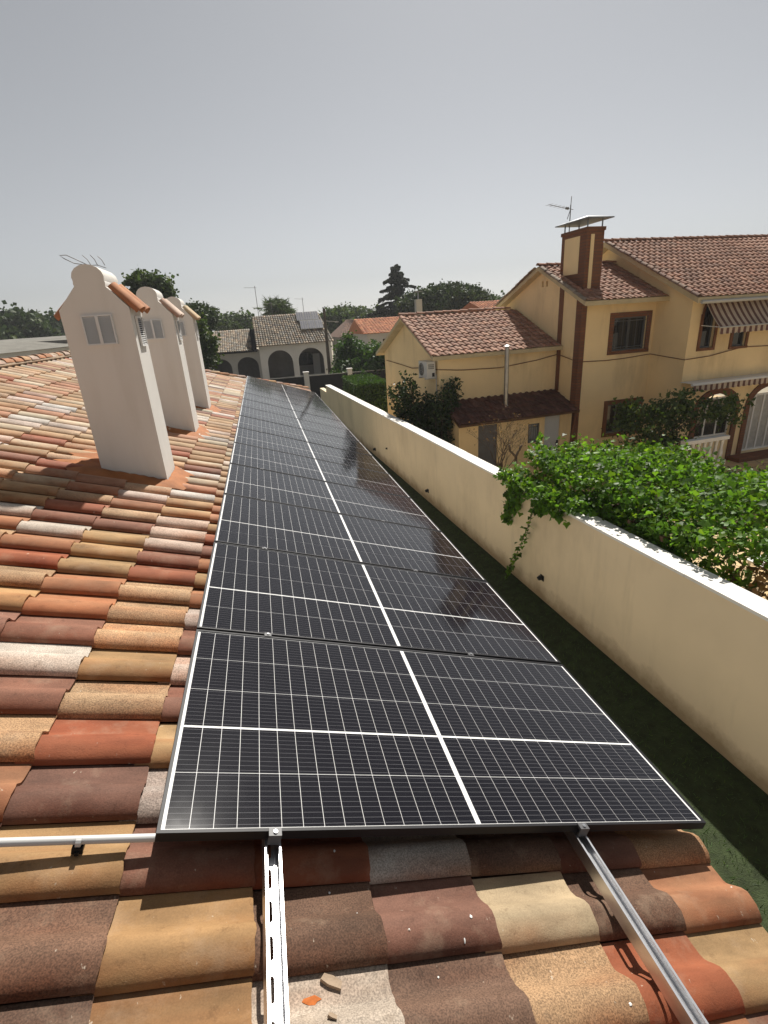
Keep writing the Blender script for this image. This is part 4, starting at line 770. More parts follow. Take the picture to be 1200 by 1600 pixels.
# ------------------------------------------------------------------ vegetation
def limb(b, P, Q, r0, r1, r, n_=4, wob=0.12):
    P, Q = Vector(P), Vector(Q); L = (Q - P).length
    pts = [P.lerp(Q, i / n_) + (Vector((r.gauss(0, 1), r.gauss(0, 1), r.gauss(0, .5))) * wob * L * 0.3 if 0 < i < n_ else Vector()) for i in range(n_ + 1)]
    b.tube(pts, [r0 + (r1 - r0) * i / n_ for i in range(n_ + 1)], 6)
def clumps(ells, n_cl, per, spread, seed, lo=0.55, flatk=0.7):
    g = np.random.default_rng(seed); out = []; cen = []; vol = np.array([e[3] * e[4] * e[5] for e in ells]); vol = vol / vol.sum()
    for i in range(n_cl):
        e = ells[g.choice(len(ells), p=vol)]; d = g.normal(size=3); d /= np.linalg.norm(d); rr = g.uniform(lo, 1.0)
        c = np.array(e[:3]) + d * rr * np.array(e[3:6]); cen.append(c); s_ = spread * g.uniform(0.6, 1.4)
        out.append(c + g.normal(size=(per, 3)) * np.array([s_, s_, s_ * flatk]))
    return np.concatenate(out), np.array(cen)
def tree(name, label, base, ells, n_cl, per, spread, leaf, mat, trunk_r=0.15, group=None, seed=0, lo=0.55, up=0.4, cat='tree', shape=QUAD, flatk=0.7, fork=0.4):
    base = Vector(base); t = thing(name, label, cat, base, group=group); P, cen = clumps(ells, n_cl, per, spread, seed, lo, flatk)
    sh = np.repeat(np.random.default_rng(seed + 5).uniform(0, 1, n_cl), per)
    cards('crown', P, leaf, mat, t, shape=shape, up=up, off=base, shade=sh)
    r = random.Random(seed); b = MB(); ctr = Vector(np.mean([e[:3] for e in ells], 0)); top = base.lerp(ctr, fork); limb(b, base, top, trunk_r, trunk_r * 0.75, r, 5, 0.06)
    for k in range(0, n_cl, max(1, n_cl // 14)): limb(b, top, cen[k], trunk_r * 0.5, trunk_r * 0.08, r, 4)
    b.build('trunk', M['bark'], t, base, smooth=1); return t
# vine on its pergola
OP = Vector((6.8, 5.0, GN)); pg = thing('pergola', 'timber pergola frame hidden beneath the vine, beside the cream wall', 'pergola', OP)
for (x_, y_) in ((5.3, 3.9), (7.7, 3.8), (5.1, 6.8), (7.1, 6.8)):
    MB().box(x_ - 0.05, x_ + 0.05, y_ - 0.05, y_ + 0.05, GN, -1.46).build('post', M['darkwood'], pg, OP)
for i in range(6):
    y_ = 3.7 + i * 0.6; MB().box(5.1, 7.4, y_ - 0.03, y_ + 0.03, -1.46, -1.40).build('rafter', M['darkwood'], pg, OP)
OV = Vector((6.6, 5.2, GN)); vine = thing('grape_vine', 'broad bright green vine covering the pergola and spilling over the cream wall', 'vine', OV)
g = np.random.default_rng(3)
def vine_h(x, y): return -1.22 + 0.10 * np.sin(1.7 * x + 0.8 * y) + 0.08 * np.sin(2.9 * y - 1.3 * x) + 0.05 * np.sin(5.1 * x + 4 * y)
n_ = 36000; x_ = g.uniform(4.85, 9.8, n_); y_ = g.uniform(1.6, 8.4, n_)
far_edge = np.interp(x_, [4.85, 5.5, 6.5, 7.3, 7.6, 7.8, 7.95, 8.4, 9.2], [7.05, 7.1, 7.55, 7.5, 6.9, 6.25, 5.45, 4.9, 4.2]) + 0.12 * np.sin(5.1 * x_) + 0.09 * np.sin(11 * x_); near_edge = 3.1 - 0.35 * np.clip(x_ - 4.9, 0, 1.0) + 0.22 * np.sin(4.3 * x_) + 0.12 * np.sin(11 * x_) - 0.4 * np.clip(x_ - 6.2, 0, 3)
wx = WA * y_ + WB
keep = (y_ < far_edge) & (y_ > near_edge) & (x_ > wx + 0.30 + 0.0 * y_) 
x_, y_ = x_[keep], y_[keep]; z_ = vine_h(x_, y_) + g.normal(0, 0.085, len(x_)) + np.where(g.uniform(size=len(x_)) < 0.05, 0.14, 0) - np.where(g.uniform(size=len(x_)) < 0.3, 0.18, 0)
PV = [np.c_[x_, y_, z_]]
for k in range(46):                                               # upright tufts of young shoots
    i = g.integers(len(x_)); s0 = np.array([x_[i], y_[i], z_[i]]); tt = g.uniform(0, 1, 26)[:, None]; PV.append(s0 + tt * np.array([g.normal(0, .25), g.normal(0, .25), g.uniform(.15, .34)]) + g.normal(0, .04, (26, 3)))
yq = g.uniform(4.9, 7.35, 900); PV.append(np.c_[WA * yq + WB + g.uniform(-0.08, 0.42, 900), yq, ztop_(yq) + 0.02 + np.abs(g.normal(0, 0.10, 900))])
yq = g.uniform(3.45, 5.5, 3000); PV.append(np.c_[WA * yq + WB + 0.32 + np.abs(g.normal(0, 0.34, 3000)), yq + g.normal(0, .12, 3000), ztop_(yq) + 0.12 - np.abs(g.normal(0, 0.22, 3000))])
yq = g.uniform(4.6, 6.6, 260); PV.append(np.c_[WA * yq + WB + g.uniform(0.24, 0.5, 260), yq, ztop_(yq) + g.uniform(-0.1, 0.2, 260)])
tt = g.uniform(0, 1, 90); PV.append(np.c_[WA * 7.2 + WB + 0.15 - 0.3 * tt + g.normal(0, .03, 90), 7.15 + g.normal(0, .05, 90), -1.50 + 0.03 * g.normal(size=90)])
cards('foliage', np.concatenate(PV), RNG.uniform(0.045, 0.10, sum(len(q_) for q_ in PV)), M['vine'], vine, shape=VINE, up=0.9, kind='stuff', off=OV)
def shoot(name, pts, nl, spread, size=0.085, taper=0.4):
    pts = np.array(pts); seg = np.linalg.norm(np.diff(pts, axis=0), axis=1); cum = np.r_[0, np.cumsum(seg)] / seg.sum(); t = g.uniform(0, 1, nl)
    P = np.c_[[np.interp(t, cum, pts[:, k]) for k in range(3)]].T + g.normal(size=(nl, 3)) * np.array([0.02, spread, 0.03]) * (1 - taper * t)[:, None]
    P[:, 0] = np.minimum(P[:, 0], WA * P[:, 1] + WB + np.where(P[:, 2] < -1.52, -0.03, 0.3))
    o = cards(name, P, size, M['vine'], vine, shape=VINE, up=0.1, dirs=np.tile([-0.2, 0, -1.0], (nl, 1)), jitter=0.5, off=OV, kind='stuff')
    MB().tube([tuple(p) for p in pts], 0.006, 5).build('stem', M['bark'], o, OV)
wf = lambda y, dx=0: WA * y + WB - dx
shoot('hanging_shoot', [(wf(6.75, -.15), 6.75, -1.42), (wf(6.78, .06), 6.78, -1.50), (wf(6.85, .07), 6.85, -1.95), (wf(6.9, .06), 6.95, -2.32)], 170, 0.12, 0.1)
shoot('hanging_shoot', [(wf(6.45, -.15), 6.45, -1.42), (wf(6.45, .06), 6.45, -1.50), (wf(6.6, .06), 6.62, -1.80), (wf(6.7, .06), 6.75, -2.05)], 170, 0.14, 0.1)
shoot('hanging_shoot', [(wf(5.75, -.15), 5.75, -1.40), (wf(5.75, .06), 5.75, -1.50), (wf(5.85, .06), 5.85, -1.78)], 190, 0.2, 0.095)
shoot('hanging_shoot', [(wf(5.5, -.15), 5.5, -1.40), (wf(5.5, .06), 5.5, -1.50), (wf(5.4, .06), 5.35, -1.68)], 120, 0.2, 0.095)
shoot('hanging_shoot', [(wf(5.9, -.1), 5.9, -1.44), (wf(5.95, .07), 5.95, -1.62), (wf(6.1, .08), 6.1, -2.05), (wf(6.3, .10), 6.32, -2.55), (wf(6.5, .14), 6.52, -3.02), (wf(6.62, .2), 6.66, -3.34)], 100, 0.045, 0.08, 0.2)
b = MB(); b.tube([(6.5, 5.5, GN), (6.45, 5.4, -3), (6.6, 5.3, -2.2), (6.5, 5.2, -1.4)], [0.06, 0.05, 0.045, 0.03], 7)
r = random.Random(2)
for k in range(9): limb(b, (6.5, 5.2, -1.4), (r.uniform(5.2, 7.6), r.uniform(3.4, 6.9), -1.35), 0.022, 0.006, r)
b.build('trunk', M['bark'], vine, OV)
# low planting by the wall
for (px, py, zz, lab) in ((1110, 895, 0.35, 'low green plant by the wall under the gap in the vine'), (1168, 895, 0.3, 'sparse rusty plant over the yellow paving by the wall')):
    d = CR.transposed() @ Vector(((px - 600) / FPX, -(py - 800) / FPX, 1.0)); B0 = CPOS + d * ((-1.75 - CPOS.z) / d.z); rr = 0.42
    tree('garden_plant', lab, (B0.x, B0.y, GN), [(B0.x, B0.y, -1.9, rr, rr, 0.4)], 26, 9 if zz > .3 else 6, 0.09, 0.085, M['vine'] if zz > .3 else M['dryleaf'], 0.03, seed=int(px), shape=VINE, cat='plant', fork=0.7)
OT = Vector((9.2, 4.9, GN)); tb = thing('garden_table', 'pale garden table glimpsed through the vine at the right edge', 'table', OT)
MB().box(8.7, 9.7, 4.3, 5.5, GN + 0.70, GN + 0.74).build('table_top', M['white'], tb, OT)
for sx in (8.76, 9.64):
    for sy in (4.36, 5.44): MB().tube([(sx, sy, GN), (sx, sy, GN + 0.70)], 0.025, 8).build('leg', M['palegrey'], tb, OT)
# dark tree by the house front, shrub by the annex, bare tree, pruned stump
tree('fruit_tree', 'dark leafy tree in front of the two-storey house balcony', RN @ Vector((12.6, 10.6, GN)), [tuple(RN @ Vector((11.6, 10.7, -1.75))) + (1.0, 0.7, 0.70), tuple(RN @ Vector((12.9, 10.8, -1.65))) + (1.1, 0.8, 0.60), tuple(RN @ Vector((14.2, 10.4, -1.75))) + (1.0, 0.7, 0.42), tuple(RN @ Vector((11.1, 10.7, -1.5))) + (0.45, 0.4, 0.45), tuple(RN @ Vector((12.2, 10.5, -2.5))) + (1.3, 0.6, 0.55)], 190, 26, 0.11, 0.12, M['fruitleaf'], 0.07, seed=31, lo=0.2, shape=LEAF)
g2 = np.random.default_rng(8)
t = thing('tall_shrub', 'tall dark glossy-leaved shrub between the cream wall and the annex', 'shrub', (6.2, 14.0, GN)); PS = []; b = MB(); r = random.Random(4)
for k in range(44):
    f_ = k / 43; px_ = 612 + 98 * f_ + r.uniform(-6, 6); top = [600, 592, 585, 612, 625, 600, 607, 596, 592, 588][min(9, int(f_ * 10))] + r.uniform(0, 45)
    Yd = 15.6 - 1.4 * f_ + r.uniform(-0.5, 0.5); T = at(px_, top, Yd); Bq = Vector((6.2 + (T.x - 6.2) * 0.35, 14.0 + (T.y - 14) * 0.35, GN)); limb(b, Bq, T, 0.022, 0.005, r)
    nl = 170; tt = 1 - np.abs(g2.normal(0, 0.32, nl)); tt = np.clip(tt, 0.05, 1.02)[:, None]; PS.append(np.array(Bq) + tt * (np.array(T) - np.array(Bq)) + g2.normal(0, 0.085, (nl, 3)))
cards('foliage', np.concatenate(PS), 0.115, M['shrubleaf'], t, shape=LEAF, up=0.3, off=(6.2, 14.0, GN)); b.build('stem', M['bark'], t, (6.2, 14.0, GN))
base = Vector((6.9, 12.2, GN)); t = thing('bare_tree', 'small leafless tree with thin twigs in front of the lean-to', 'tree', base); b = MB(); r = random.Random(12); tips = []
def twig(P, d, L, rad_, lev):
    Q = P + d * L; limb(b, P, Q, rad_, rad_ * 0.6, r, 3, 0.15)
    if lev == 0: tips.append(Q); return
    for _ in range(r.choice((2, 3, 3))):
        nd = (d + Vector((r.gauss(0, .5), r.gauss(0, .5), r.gauss(0.05, .35)))).normalized(); twig(P.lerp(Q, r.uniform(0.6, 1)), nd, L * r.uniform(0.55, 0.8), rad_ * 0.55, lev - 1)
for k in range(5): twig(base, Vector((r.uniform(-0.1, 0.5), r.uniform(-0.2, .2), 1.2)).normalized(), r.uniform(0.9, 1.15), 0.022, 4)
b.build('branches', M['bark'], t, base)
cards('dry_leaves', np.array([tuple(x) for x in tips]) + RNG.normal(0, .04, (len(tips), 3)), 0.05, M['dryleaf'], t, shape=LEAF, off=base)
P0 = at(806, 714, 9.0); t = thing('pruned_stump', 'bare forked pruned trunk sticking up beside the vine', 'tree', (P0.x, P0.y, GN)); b = MB(); r = random.Random(2)
limb(b, (P0.x, P0.y, GN), P0, 0.05, 0.035, r); limb(b, P0, at(797, 702, 9.0), 0.03, 0.024, r); limb(b, at(797, 702, 9), at(796, 695, 9), 0.026, 0.02, r); limb(b, P0, at(810, 705, 9.0), 0.03, 0.025, r); limb(b, at(810, 705, 9.0), at(816, 696, 9.0), 0.025, 0.02, r)
b.build('trunk', M['bark'], t, (P0.x, P0.y, GN))
# clipped hedge behind the wall end
hx0, hx1, hy0, hy1, hz = 4.75, 6.35, 22.8, 27.5, -1.42
t = thing('clipped_hedge', 'square clipped cypress hedge just behind the far end of the cream wall', 'hedge', (5.5, 25, GN))
MB().box(hx0 + 0.12, hx1 - 0.12, hy0 + 0.12, hy1 - 0.12, GN, hz - 0.15).build('inner_mass', M['depth_fill'], t, (5.5, 25, GN))
g3 = np.random.default_rng(5); n_ = 16000; Q = g3.uniform(0, 1, (n_, 3)) * np.array([hx1 - hx0, hy1 - hy0, hz - GN]) + np.array([hx0, hy0, GN]); fc = g3.integers(0, 3, n_); ed = g3.uniform(0, 0.14, n_)
Q[fc == 0, 2] = hz - ed[fc == 0]; Q[fc == 1, 1] = hy0 + ed[fc == 1]; Q[fc == 2, 0] = np.where(g3.uniform(size=(fc == 2).sum()) < 0.5, hx0 + ed[fc == 2], hx1 - ed[fc == 2])
cards('foliage', Q, 0.10, M['hedgeleaf'], t, shape=LEAF, dirs=np.tile([0, 0, 1.0], (n_, 1)), off=(5.5, 25, GN))

# ------------------------------------------------------------------ the houses and trees beyond
# street fence
for (x0_, x1_, lab) in ((-1.5, 3.05, 'dark fence panel left of the near white pillar'), (3.40, 5.95, 'dark fence panel between the two white pillars'), (6.25, 9.2, 'dark fence panel right of the far white pillar')):
    t = thing('fence_panel', lab, 'fence', ((x0_ + x1_) / 2, 33, GN), group='dark fence panels along the street')
    MB().box(x0_, x1_, 32.97, 33.03, GN, -1.78).build('screen', M['fence'], t, ((x0_ + x1_) / 2, 33, GN)); MB().tube([(x0_, 33, -1.76), (x1_, 33, -1.76)], 0.025, 6).build('top_rail', M['palegrey'], t, ((x0_ + x1_) / 2, 33, GN))
for (x_, lab) in ((3.22, 'white fence pillar nearest the end of the solar panels'), (6.1, 'white fence pillar behind the clipped hedge'), (-1.6, 'white fence pillar hidden behind the roof at left')):
    if x_ < 0: continue
    t = thing('fence_pillar', lab, 'pillar', (x_, 33, GN), group='white fence pillars'); MB().box(x_ - 0.15, x_ + 0.15, 32.85, 33.15, GN, -1.55).build('shaft', M['whitehouse'], t, (x_, 33, GN)); MB().box(x_ - 0.19, x_ + 0.19, 32.81, 33.19, -1.55, -1.48).build('cap', M['whitehouse'], t, (x_, 33, GN))
# utility pole
t = thing('utility_pole', 'dark weathered utility pole beside the arched house', 'pole', (5.15, 36, GN)); b = MB(); b.tube([(5.15, 36, GN), (5.16, 36, -1), (5.17, 36, 2.35)], [0.13, 0.12, 0.09], 8); b.build('shaft', M['pole'], t, (5.15, 36, GN), smooth=1)
b = MB(); b.tube([(5.1, 36, 1.55), (6.05, 36, 1.45)], 0.03, 6); b.box(5.85, 6.1, 35.95, 36.05, 1.40, 1.48); b.build('lamp_arm', M['palegrey'], t, (5.15, 36, GN))
# arched house
OR = Vector((1.5, 44, GN)); ah = thing('arched_house', 'grey-roofed house with arched porch and solar panels on its roof', 'house', OR)
def far_tiles(parent, off, eL, eR, rL, rR, nu, nv, cols, seed, name='roof_tile'):
    r = random.Random(seed); b = MB(); eL, eR, rL, rR = map(Vector, (eL, eR, rL, rR)); nz = (eR - eL).cross(rL - eL).normalized()
    for i in range(nv):
        for j in range(nu):
            P = lambda s_, t_: eL.lerp(eR, s_).lerp(rL.lerp(rR, s_), t_)
            s0, s1, t0, t1 = j / nu, (j + 1) / nu, i / nv, (i + 1.12) / nv; c = r.choice(cols); gg = r.uniform(0.65, 1.2); col = (c[0] * gg, c[1] * gg, c[2] * gg, 1); sm = (s0 + s1) / 2; h_ = 0.06
            b.add([P(s0, t0), P(s0 + (s1 - s0) * 0.3, t0) + nz * h_, P(s0 + (s1 - s0) * 0.6, t0) + nz * h_, P(s1, t0), P(s0, t1) - nz * 0.02, P(s0 + (s1 - s0) * 0.3, t1) + nz * (h_ - 0.045), P(s0 + (s1 - s0) * 0.6, t1) + nz * (h_ - 0.045), P(s1, t1) - nz * 0.02, P(s0, t0) - nz * 0.03, P(s1, t0) - nz * 0.03], [(0, 1, 5, 4), (1, 2, 6, 5), (2, 3, 7, 6), (8, 1, 0), (8, 9, 2, 1), (9, 3, 2)], col)
    return b.build(name, M['tile_n_joined'], parent, off, kind='stuff')
GT = [(0.30, 0.26, 0.20, 1), (0.35, 0.285, 0.21, 1), (0.25, 0.225, 0.18, 1), (0.40, 0.32, 0.235, 1), (0.29, 0.27, 0.235, 1)]
b = MB(); strips(b, (0.45, 42.5, 0), (1, 0, 0), (0, 1, 0), 5.85, GN, flat(0.0), [(1.00 - .45, 3.05 - .45, -2.75, -0.42, 1.0), (3.50 - .45, 5.60 - .45, -2.75, -0.40, 1.0)], 0.35, 14)
b.box(0.45, 6.3, 42.51, 45.0, -2.9, -2.76); b.add([(0.45, 42.5, GN), (0.45, 50, GN), (0.45, 50, 0), (0.45, 46, 2.0), (0.45, 42.5, 0)], [(0, 1, 2, 3, 4)]); b.add([(6.3, 42.5, GN), (6.3, 50, GN), (6.3, 50, 0), (6.3, 46, 2.0), (6.3, 42.5, 0)], [(0, 1, 2, 3, 4)])
b.build('wall', M['whitehouse'], ah, OR)
MB().box(0.5, 6.25, 44.9, 45.0, -2.75, 0).box(1.2, 1.9, 44.84, 44.9, -2.75, -1.0).build('porch_back_wall', M['interior'], ah, OR)
b = MB(); b.box(3.6, 4.9, 44.8, 44.88, -1.9, -0.9); b.build('porch_window', M['winglass'], ah, OR)
b = MB(); b.box(4.9, 5.5, 44.8, 44.88, -2.75, -1.0); b.build('porch_door', M['palegrey'], ah, OR)
b = MB(); b.box(3.55, 6.0, 42.6, 43.2, -2.75, -2.55); b.build('porch_bench', M['palegrey'], ah, OR)
b = MB(); strips(b, (-4.3, 43.0, 0), (1, 0, 0), (0, 1, 0), 4.75, GN, flat(-0.30), [(0.80, 2.42, -2.9, -0.80, 0.75), (2.85, 4.55, -2.9, -0.78, 0.75)], 0.35, 14); b.add([(-4.3, 43, GN), (-4.3, 50, GN), (-4.3, 50, -0.3), (-4.3, 47, 1.1), (-4.3, 43, -0.3)], [(0, 1, 2, 3, 4)]); b.build('wing_wall', M['palegrey'], ah, OR)
MB().box(-4.2, 0.42, 45.0, 45.1, GN, -0.3).build('wing_back_wall', M['gate'], ah, OR)
b = MB(); b.add([(0.28, 42.0, -0.03), (6.5, 42.0, 0.0), (5.75, 45, 2.28), (0.25, 45, 2.22), (0.28, 50, -0.03), (6.5, 50, 0.0), (5.75, 47, 2.28), (0.25, 47, 2.22)], [(0, 1, 2, 3), (3, 2, 6, 7), (7, 6, 5, 4), (1, 5, 6, 2), (0, 3, 7, 4)]); rf = b.build('roof', M['fence'], ah, OR)
far_tiles(rf, OR, (0.25, 42.0, 0.0), (6.5, 42.0, 0.03), (0.22, 45, 2.27), (5.75, 45, 2.33), 30, 16, GT, 1)
b = MB(); b.add([(-4.4, 42.6, -0.3), (0.27, 42.6, -0.3), (0.27, 46, 1.30), (-4.4, 46, 1.25), (-4.4, 49.5, -0.3), (0.27, 49.5, -0.3)], [(0, 1, 2, 3), (3, 2, 5, 4), (0, 3, 4)]); rf = b.build('roof', M['fence'], ah, OR)
far_tiles(rf, OR, (-4.4, 42.6, -0.27), (-0.1, 42.6, -0.27), (-4.4, 46, 1.30), (-0.1, 46, 1.34), 24, 14, GT, 2)
b = MB(); b.box(0.2, 0.27, 42.0, 46, -0.3, 1.3); b.box(-4.4, 0.3, 42.5, 42.62, -0.42, -0.30); b.build('eave_trim', M['fence'], ah, OR)
NRM = Vector((0, -2.3, 3.0)).normalized(); dU = Vector((0, 3, 2.3)).normalized(); Q0 = Vector((4.05, 42, 0.03)) + dU * 1.55
for i in range(2):
    for j in range(3):
        t = thing('rooftop_panel', 'small solar panel on the arched house roof, %s row, %s' % (('lower', 'upper')[i], ('left', 'middle', 'right')[j]), 'solar panel', Q0 + dU * (i * 1.12) + Vector((j * 0.62 - 0.2 * i, 0, 0)) + NRM * 0.12, group='solar panels on the arched house roof')
        e1, e2 = Vector((0.60, 0, 0)), dU * 1.09
        b = MB(); b.add([Vector(), e1, e1 + e2, e2, -NRM * .04, e1 - NRM * .04, e1 + e2 - NRM * .04, e2 - NRM * .04], [(0, 1, 2, 3), (0, 4, 5, 1), (1, 5, 6, 2), (2, 6, 7, 3), (3, 7, 4, 0)]); b.build('frame', M['palegrey'], t)
        b = MB(); [b.add([e1 * (0.04 + 0.32 * a_) + e2 * (0.03 + 0.48 * c_) + NRM * .006, e1 * (0.32 + 0.32 * a_) + e2 * (0.03 + 0.48 * c_) + NRM * .006, e1 * (0.32 + 0.32 * a_) + e2 * (0.48 + 0.48 * c_) + NRM * .006, e1 * (0.04 + 0.32 * a_) + e2 * (0.48 + 0.48 * c_) + NRM * .006], [(0, 1, 2, 3)]) for a_ in range(3) for c_ in range(2)]; b.build('cell_sheet', M['farcell'], t)
antenna('tall thin TV mast at the left end of the arched house roof', (0.82, 46, 2.1), 2.55, 0.9, (-1, 0.2, 0.05), 0, True, 1.6)
antenna('short TV antenna left of the palm tree on the arched house', (2.0, 46.5, 2.1), 1.3, 0.6, (-1, 0.3, 0), 0, True, 1.6)
antenna('thin TV antenna right of the palm tree on the arched house', (4.7, 46.5, 2.1), 1.5, 0.7, (-1, 0.3, 0.1), 0, True, 1.4)
# other houses
def far_house(name, label, x0, x1, y0, y1, ze, zr, wallm, tcols, seed, hip=0.0, ov=0.35, rm='orangeroof'):
    O = Vector(((x0 + x1) / 2, (y0 + y1) / 2, GN)); t = thing(name, label, 'house', O); ym = (y0 + y1) / 2; b = MB(); strips(b, (x0, y0, 0), (1, 0, 0), (0, 1, 0), x1 - x0, GN, flat(ze), [(0.25 * (x1 - x0), 0.42 * (x1 - x0), ze - 1.5, ze - 0.5, 0)], 0.15)
    b.add([(x0, y0, GN), (x0, y1, GN), (x0, y1, ze), (x0, ym, zr - 0.1 if not hip else ze), (x0, y0, ze)], [(0, 1, 2, 3, 4)]); b.add([(x1, y0, GN), (x1, y1, GN), (x1, y1, ze), (x1, ym, zr - 0.1 if not hip else ze), (x1, y0, ze)], [(0, 1, 2, 3, 4)]); b.build('wall', wallm, t, O)
    MB().box(x0 + 0.25 * (x1 - x0), x0 + 0.42 * (x1 - x0), y0 + 0.12, y0 + 0.15, ze - 1.5, ze - 0.5).build('window', M['winglass'], t, O)
    b = MB(); X0, X1, Y0, Y1 = x0 - ov, x1 + ov, y0 - ov, y1 + ov; b.add([(X0, Y0, ze), (X1, Y0, ze), (X1 - hip, ym, zr), (X0 + hip, ym, zr), (X0, Y1, ze), (X1, Y1, ze)], [(0, 1, 2, 3), (3, 2, 5, 4), (0, 3, 4), (1, 5, 2)]); rf = b.build('roof', M[rm], t, O)
    far_tiles(rf, O, (X0, Y0, ze + .03), (X1, Y0, ze + .03), (X0 + hip, ym, zr + .03), (X1 - hip, ym, zr + .03), int((X1 - X0) / 0.28), int(math.hypot(ym - Y0, zr - ze) / 0.34), tcols, seed); return t
OT_ = [(0.46, 0.17, 0.07, 1), (0.42, 0.15, 0.065, 1), (0.50, 0.21, 0.09, 1)]; BT = [(0.20, 0.12, 0.08, 1), (0.23, 0.135, 0.09, 1), (0.17, 0.10, 0.075, 1)]
far_house('far_house', 'far house with bright orange tiled roof left of the yellow annex', 9.9, 15.5, 45.0, 53, 0.30, 1.55, M['palegrey'], OT_, 3)
far_house('far_house', 'far brick-coloured house with brown hipped roof right of the utility pole', 9.6, 12.9, 57.5, 66, -0.15, 1.6, M['interior'], BT, 4, 1.6, rm='brownroof')
far_house('far_house', 'far house with small brown tiled gable behind the hipped roof', 12.7, 14.6, 62, 70, 0.5, 1.55, M['interior'], BT, 6, rm='brownroof')
far_house('far_house', 'far house roof with brown chimney showing above the annex ridge', 19.5, 26.5, 40, 48, 1.3, 2.35, M['palegrey'], OT_, 7)
tcm = thing('far_chimney', 'slim buff chimney with metal cap rising behind the annex ridge', 'chimney', (11.3, 33, GN)); P0 = at(654, 487, 33)
MB().box(P0.x - 0.2, P0.x + 0.2, 32.8, 33.2, GN, P0.z + 0.75).build('shaft', M['palegrey'], tcm, (11.3, 33, GN))
MB().box(P0.x - 0.26, P0.x + 0.26, 32.74, 33.26, P0.z + 1.20, P0.z + 1.24).tube([(P0.x, 33, P0.z + .75), (P0.x, 33, P0.z + 1.2)], 0.05, 6).build('cowl', M['zinc'], tcm, (11.3, 33, GN))
tcm = thing('canopy', 'white rounded canopy roof among the far houses', 'canopy', (14.3, 66, GN)); b = MB(); P0 = at(572, 509, 66)
b.tube([P0 + Vector((0, 0, -0.12)), P0 + Vector((0, 0, 0.1)), P0 + Vector((0, 0, 0.42)), P0 + Vector((0, 0, 0.55))], [1.9, 1.9, 1.2, 0.2], 16); b.build('dome', M['white'], tcm, (14.3, 66, GN), smooth=1); MB().tube([P0 + Vector((0, 0, -6)), P0], 0.1, 6).build('post', M['palegrey'], tcm, (14.3, 66, GN))
b = MB(); b.box(8.6, 13.5, 40.0, 40.3, GN, -0.95); tag(b.build('garden_wall', M['wall']), 'pale garden wall behind the bright green hedge', 'wall')
# far-left grey roofed house
Og = Vector((-15, 40, GN)); t = thing('far_house', 'far grey-roofed house beyond the roof ridge at the left edge', 'house', Og)
a0, a1, a2, a3 = at(-140, 560, 33), at(96, 537, 44), at(60, 531, 49), at(-140, 538, 49)
b = MB(); b.add([(-26, 30, 0.4), (-12.0, 44, 1.0), (-13.5, 47.5, 1.75), (-26, 47.5, 1.7), (-26, 60, 0.4), (-12, 52, 0.9)], [(0, 1, 2, 3), (3, 2, 5, 4), (1, 5, 2)]); b.build('roof', M['greyroof'], t, Og)
b = MB(); b.add([(-25, 31.5, 0.4), (-12.6, 44, 0.95), (-12.6, 44, GN), (-25, 31.5, GN), (-12.6, 51.5, 0.9), (-12.6, 51.5, GN)], [(0, 1, 2, 3), (1, 4, 5, 2)]); b.build('wall', M['whitehouse'], t, Og)
b = MB(); b.box(-16.3, -13.6, 43.8, 45.4, 0.85, 1.42); b.build('dormer', M['interior'], t, Og)
b = MB(); b.box(-12.58, -12.5, 45.2, 46.2, -0.3, 0.6); b.build('window', M['winglass'], t, Og)
# pylon
P0 = at(51, 487, 150); t = thing('power_pylon', 'distant lattice power pylon above the left trees', 'pylon', (P0.x, 150, GN)); b = MB()
for sx in (-1, 1): b.tube([(P0.x + sx * 1.6, 150, GN), (P0.x + sx * 0.5, 150, P0.z - 2.5), (P0.x + sx * 0.35, 150, P0.z)], 0.10, 4)
for k in range(10): z0_, z1_ = GN + (P0.z - GN) * k / 10, GN + (P0.z - GN) * (k + 1) / 10; b.tube([(P0.x - 1.5 + 0.12 * k, 150, z0_), (P0.x + 1.5 - 0.12 * k, 150, z1_)], 0.06, 4); b.tube([(P0.x + 1.5 - 0.12 * k, 150, z0_), (P0.x - 1.5 + 0.12 * k, 150, z1_)], 0.06, 4)
b.build('lattice', M['wire'], t, (P0.x, 150, GN)); b = MB(); [b.tube([(P0.x - w_, 150, P0.z - dz), (P0.x + w_, 150, P0.z - dz)], 0.09, 4) for w_, dz in ((1.3, 0.2), (1.6, 1.6), (1.5, 3.0))]; b.build('cross_arm', M['wire'], t, (P0.x, 150, GN))
# trees beyond
G = 'trees beyond the houses'
def px_tree(name, label, px, py, Y, rx, rz, n_cl, per, spread, leaf, mat, seed, extra=(), ry=None, up=0.4, lo=0.55, flatk=0.7, tr=0.3):
    c = at(px, py, Y); ry = ry or rx; es = [(c.x, c.y, c.z, rx, ry, rz)]
    for (qx, qy, qr, qz) in extra: d = at(qx, qy, Y); es.append((d.x, d.y + (qx % 7 - 3) * 0.3, d.z, qr, qr, qz))
    return tree(name, label, (c.x, c.y, GN), es, n_cl, per, spread, leaf, mat, tr, G, seed, lo, up, flatk=flatk, fork=0.6)
px_tree('stone_pine', 'broad dark green umbrella pine right of the cedar', 692, 478, 55, 5.0, 1.9, 520, 45, 0.30, 0.19, M['pineleaf'], 1, extra=((660, 482, 2.4, 1.5), (735, 482, 2.3, 1.2), (700, 468, 3.2, 1.35)), lo=0.82)
px_tree('stone_pine', 'umbrella pine rising just right of the third chimney', 306, 498, 50, 1.85, 1.15, 260, 36, 0.2, 0.15, M['pineleaf'], 2, lo=0.8, extra=((322, 498, 1.1, .8),))
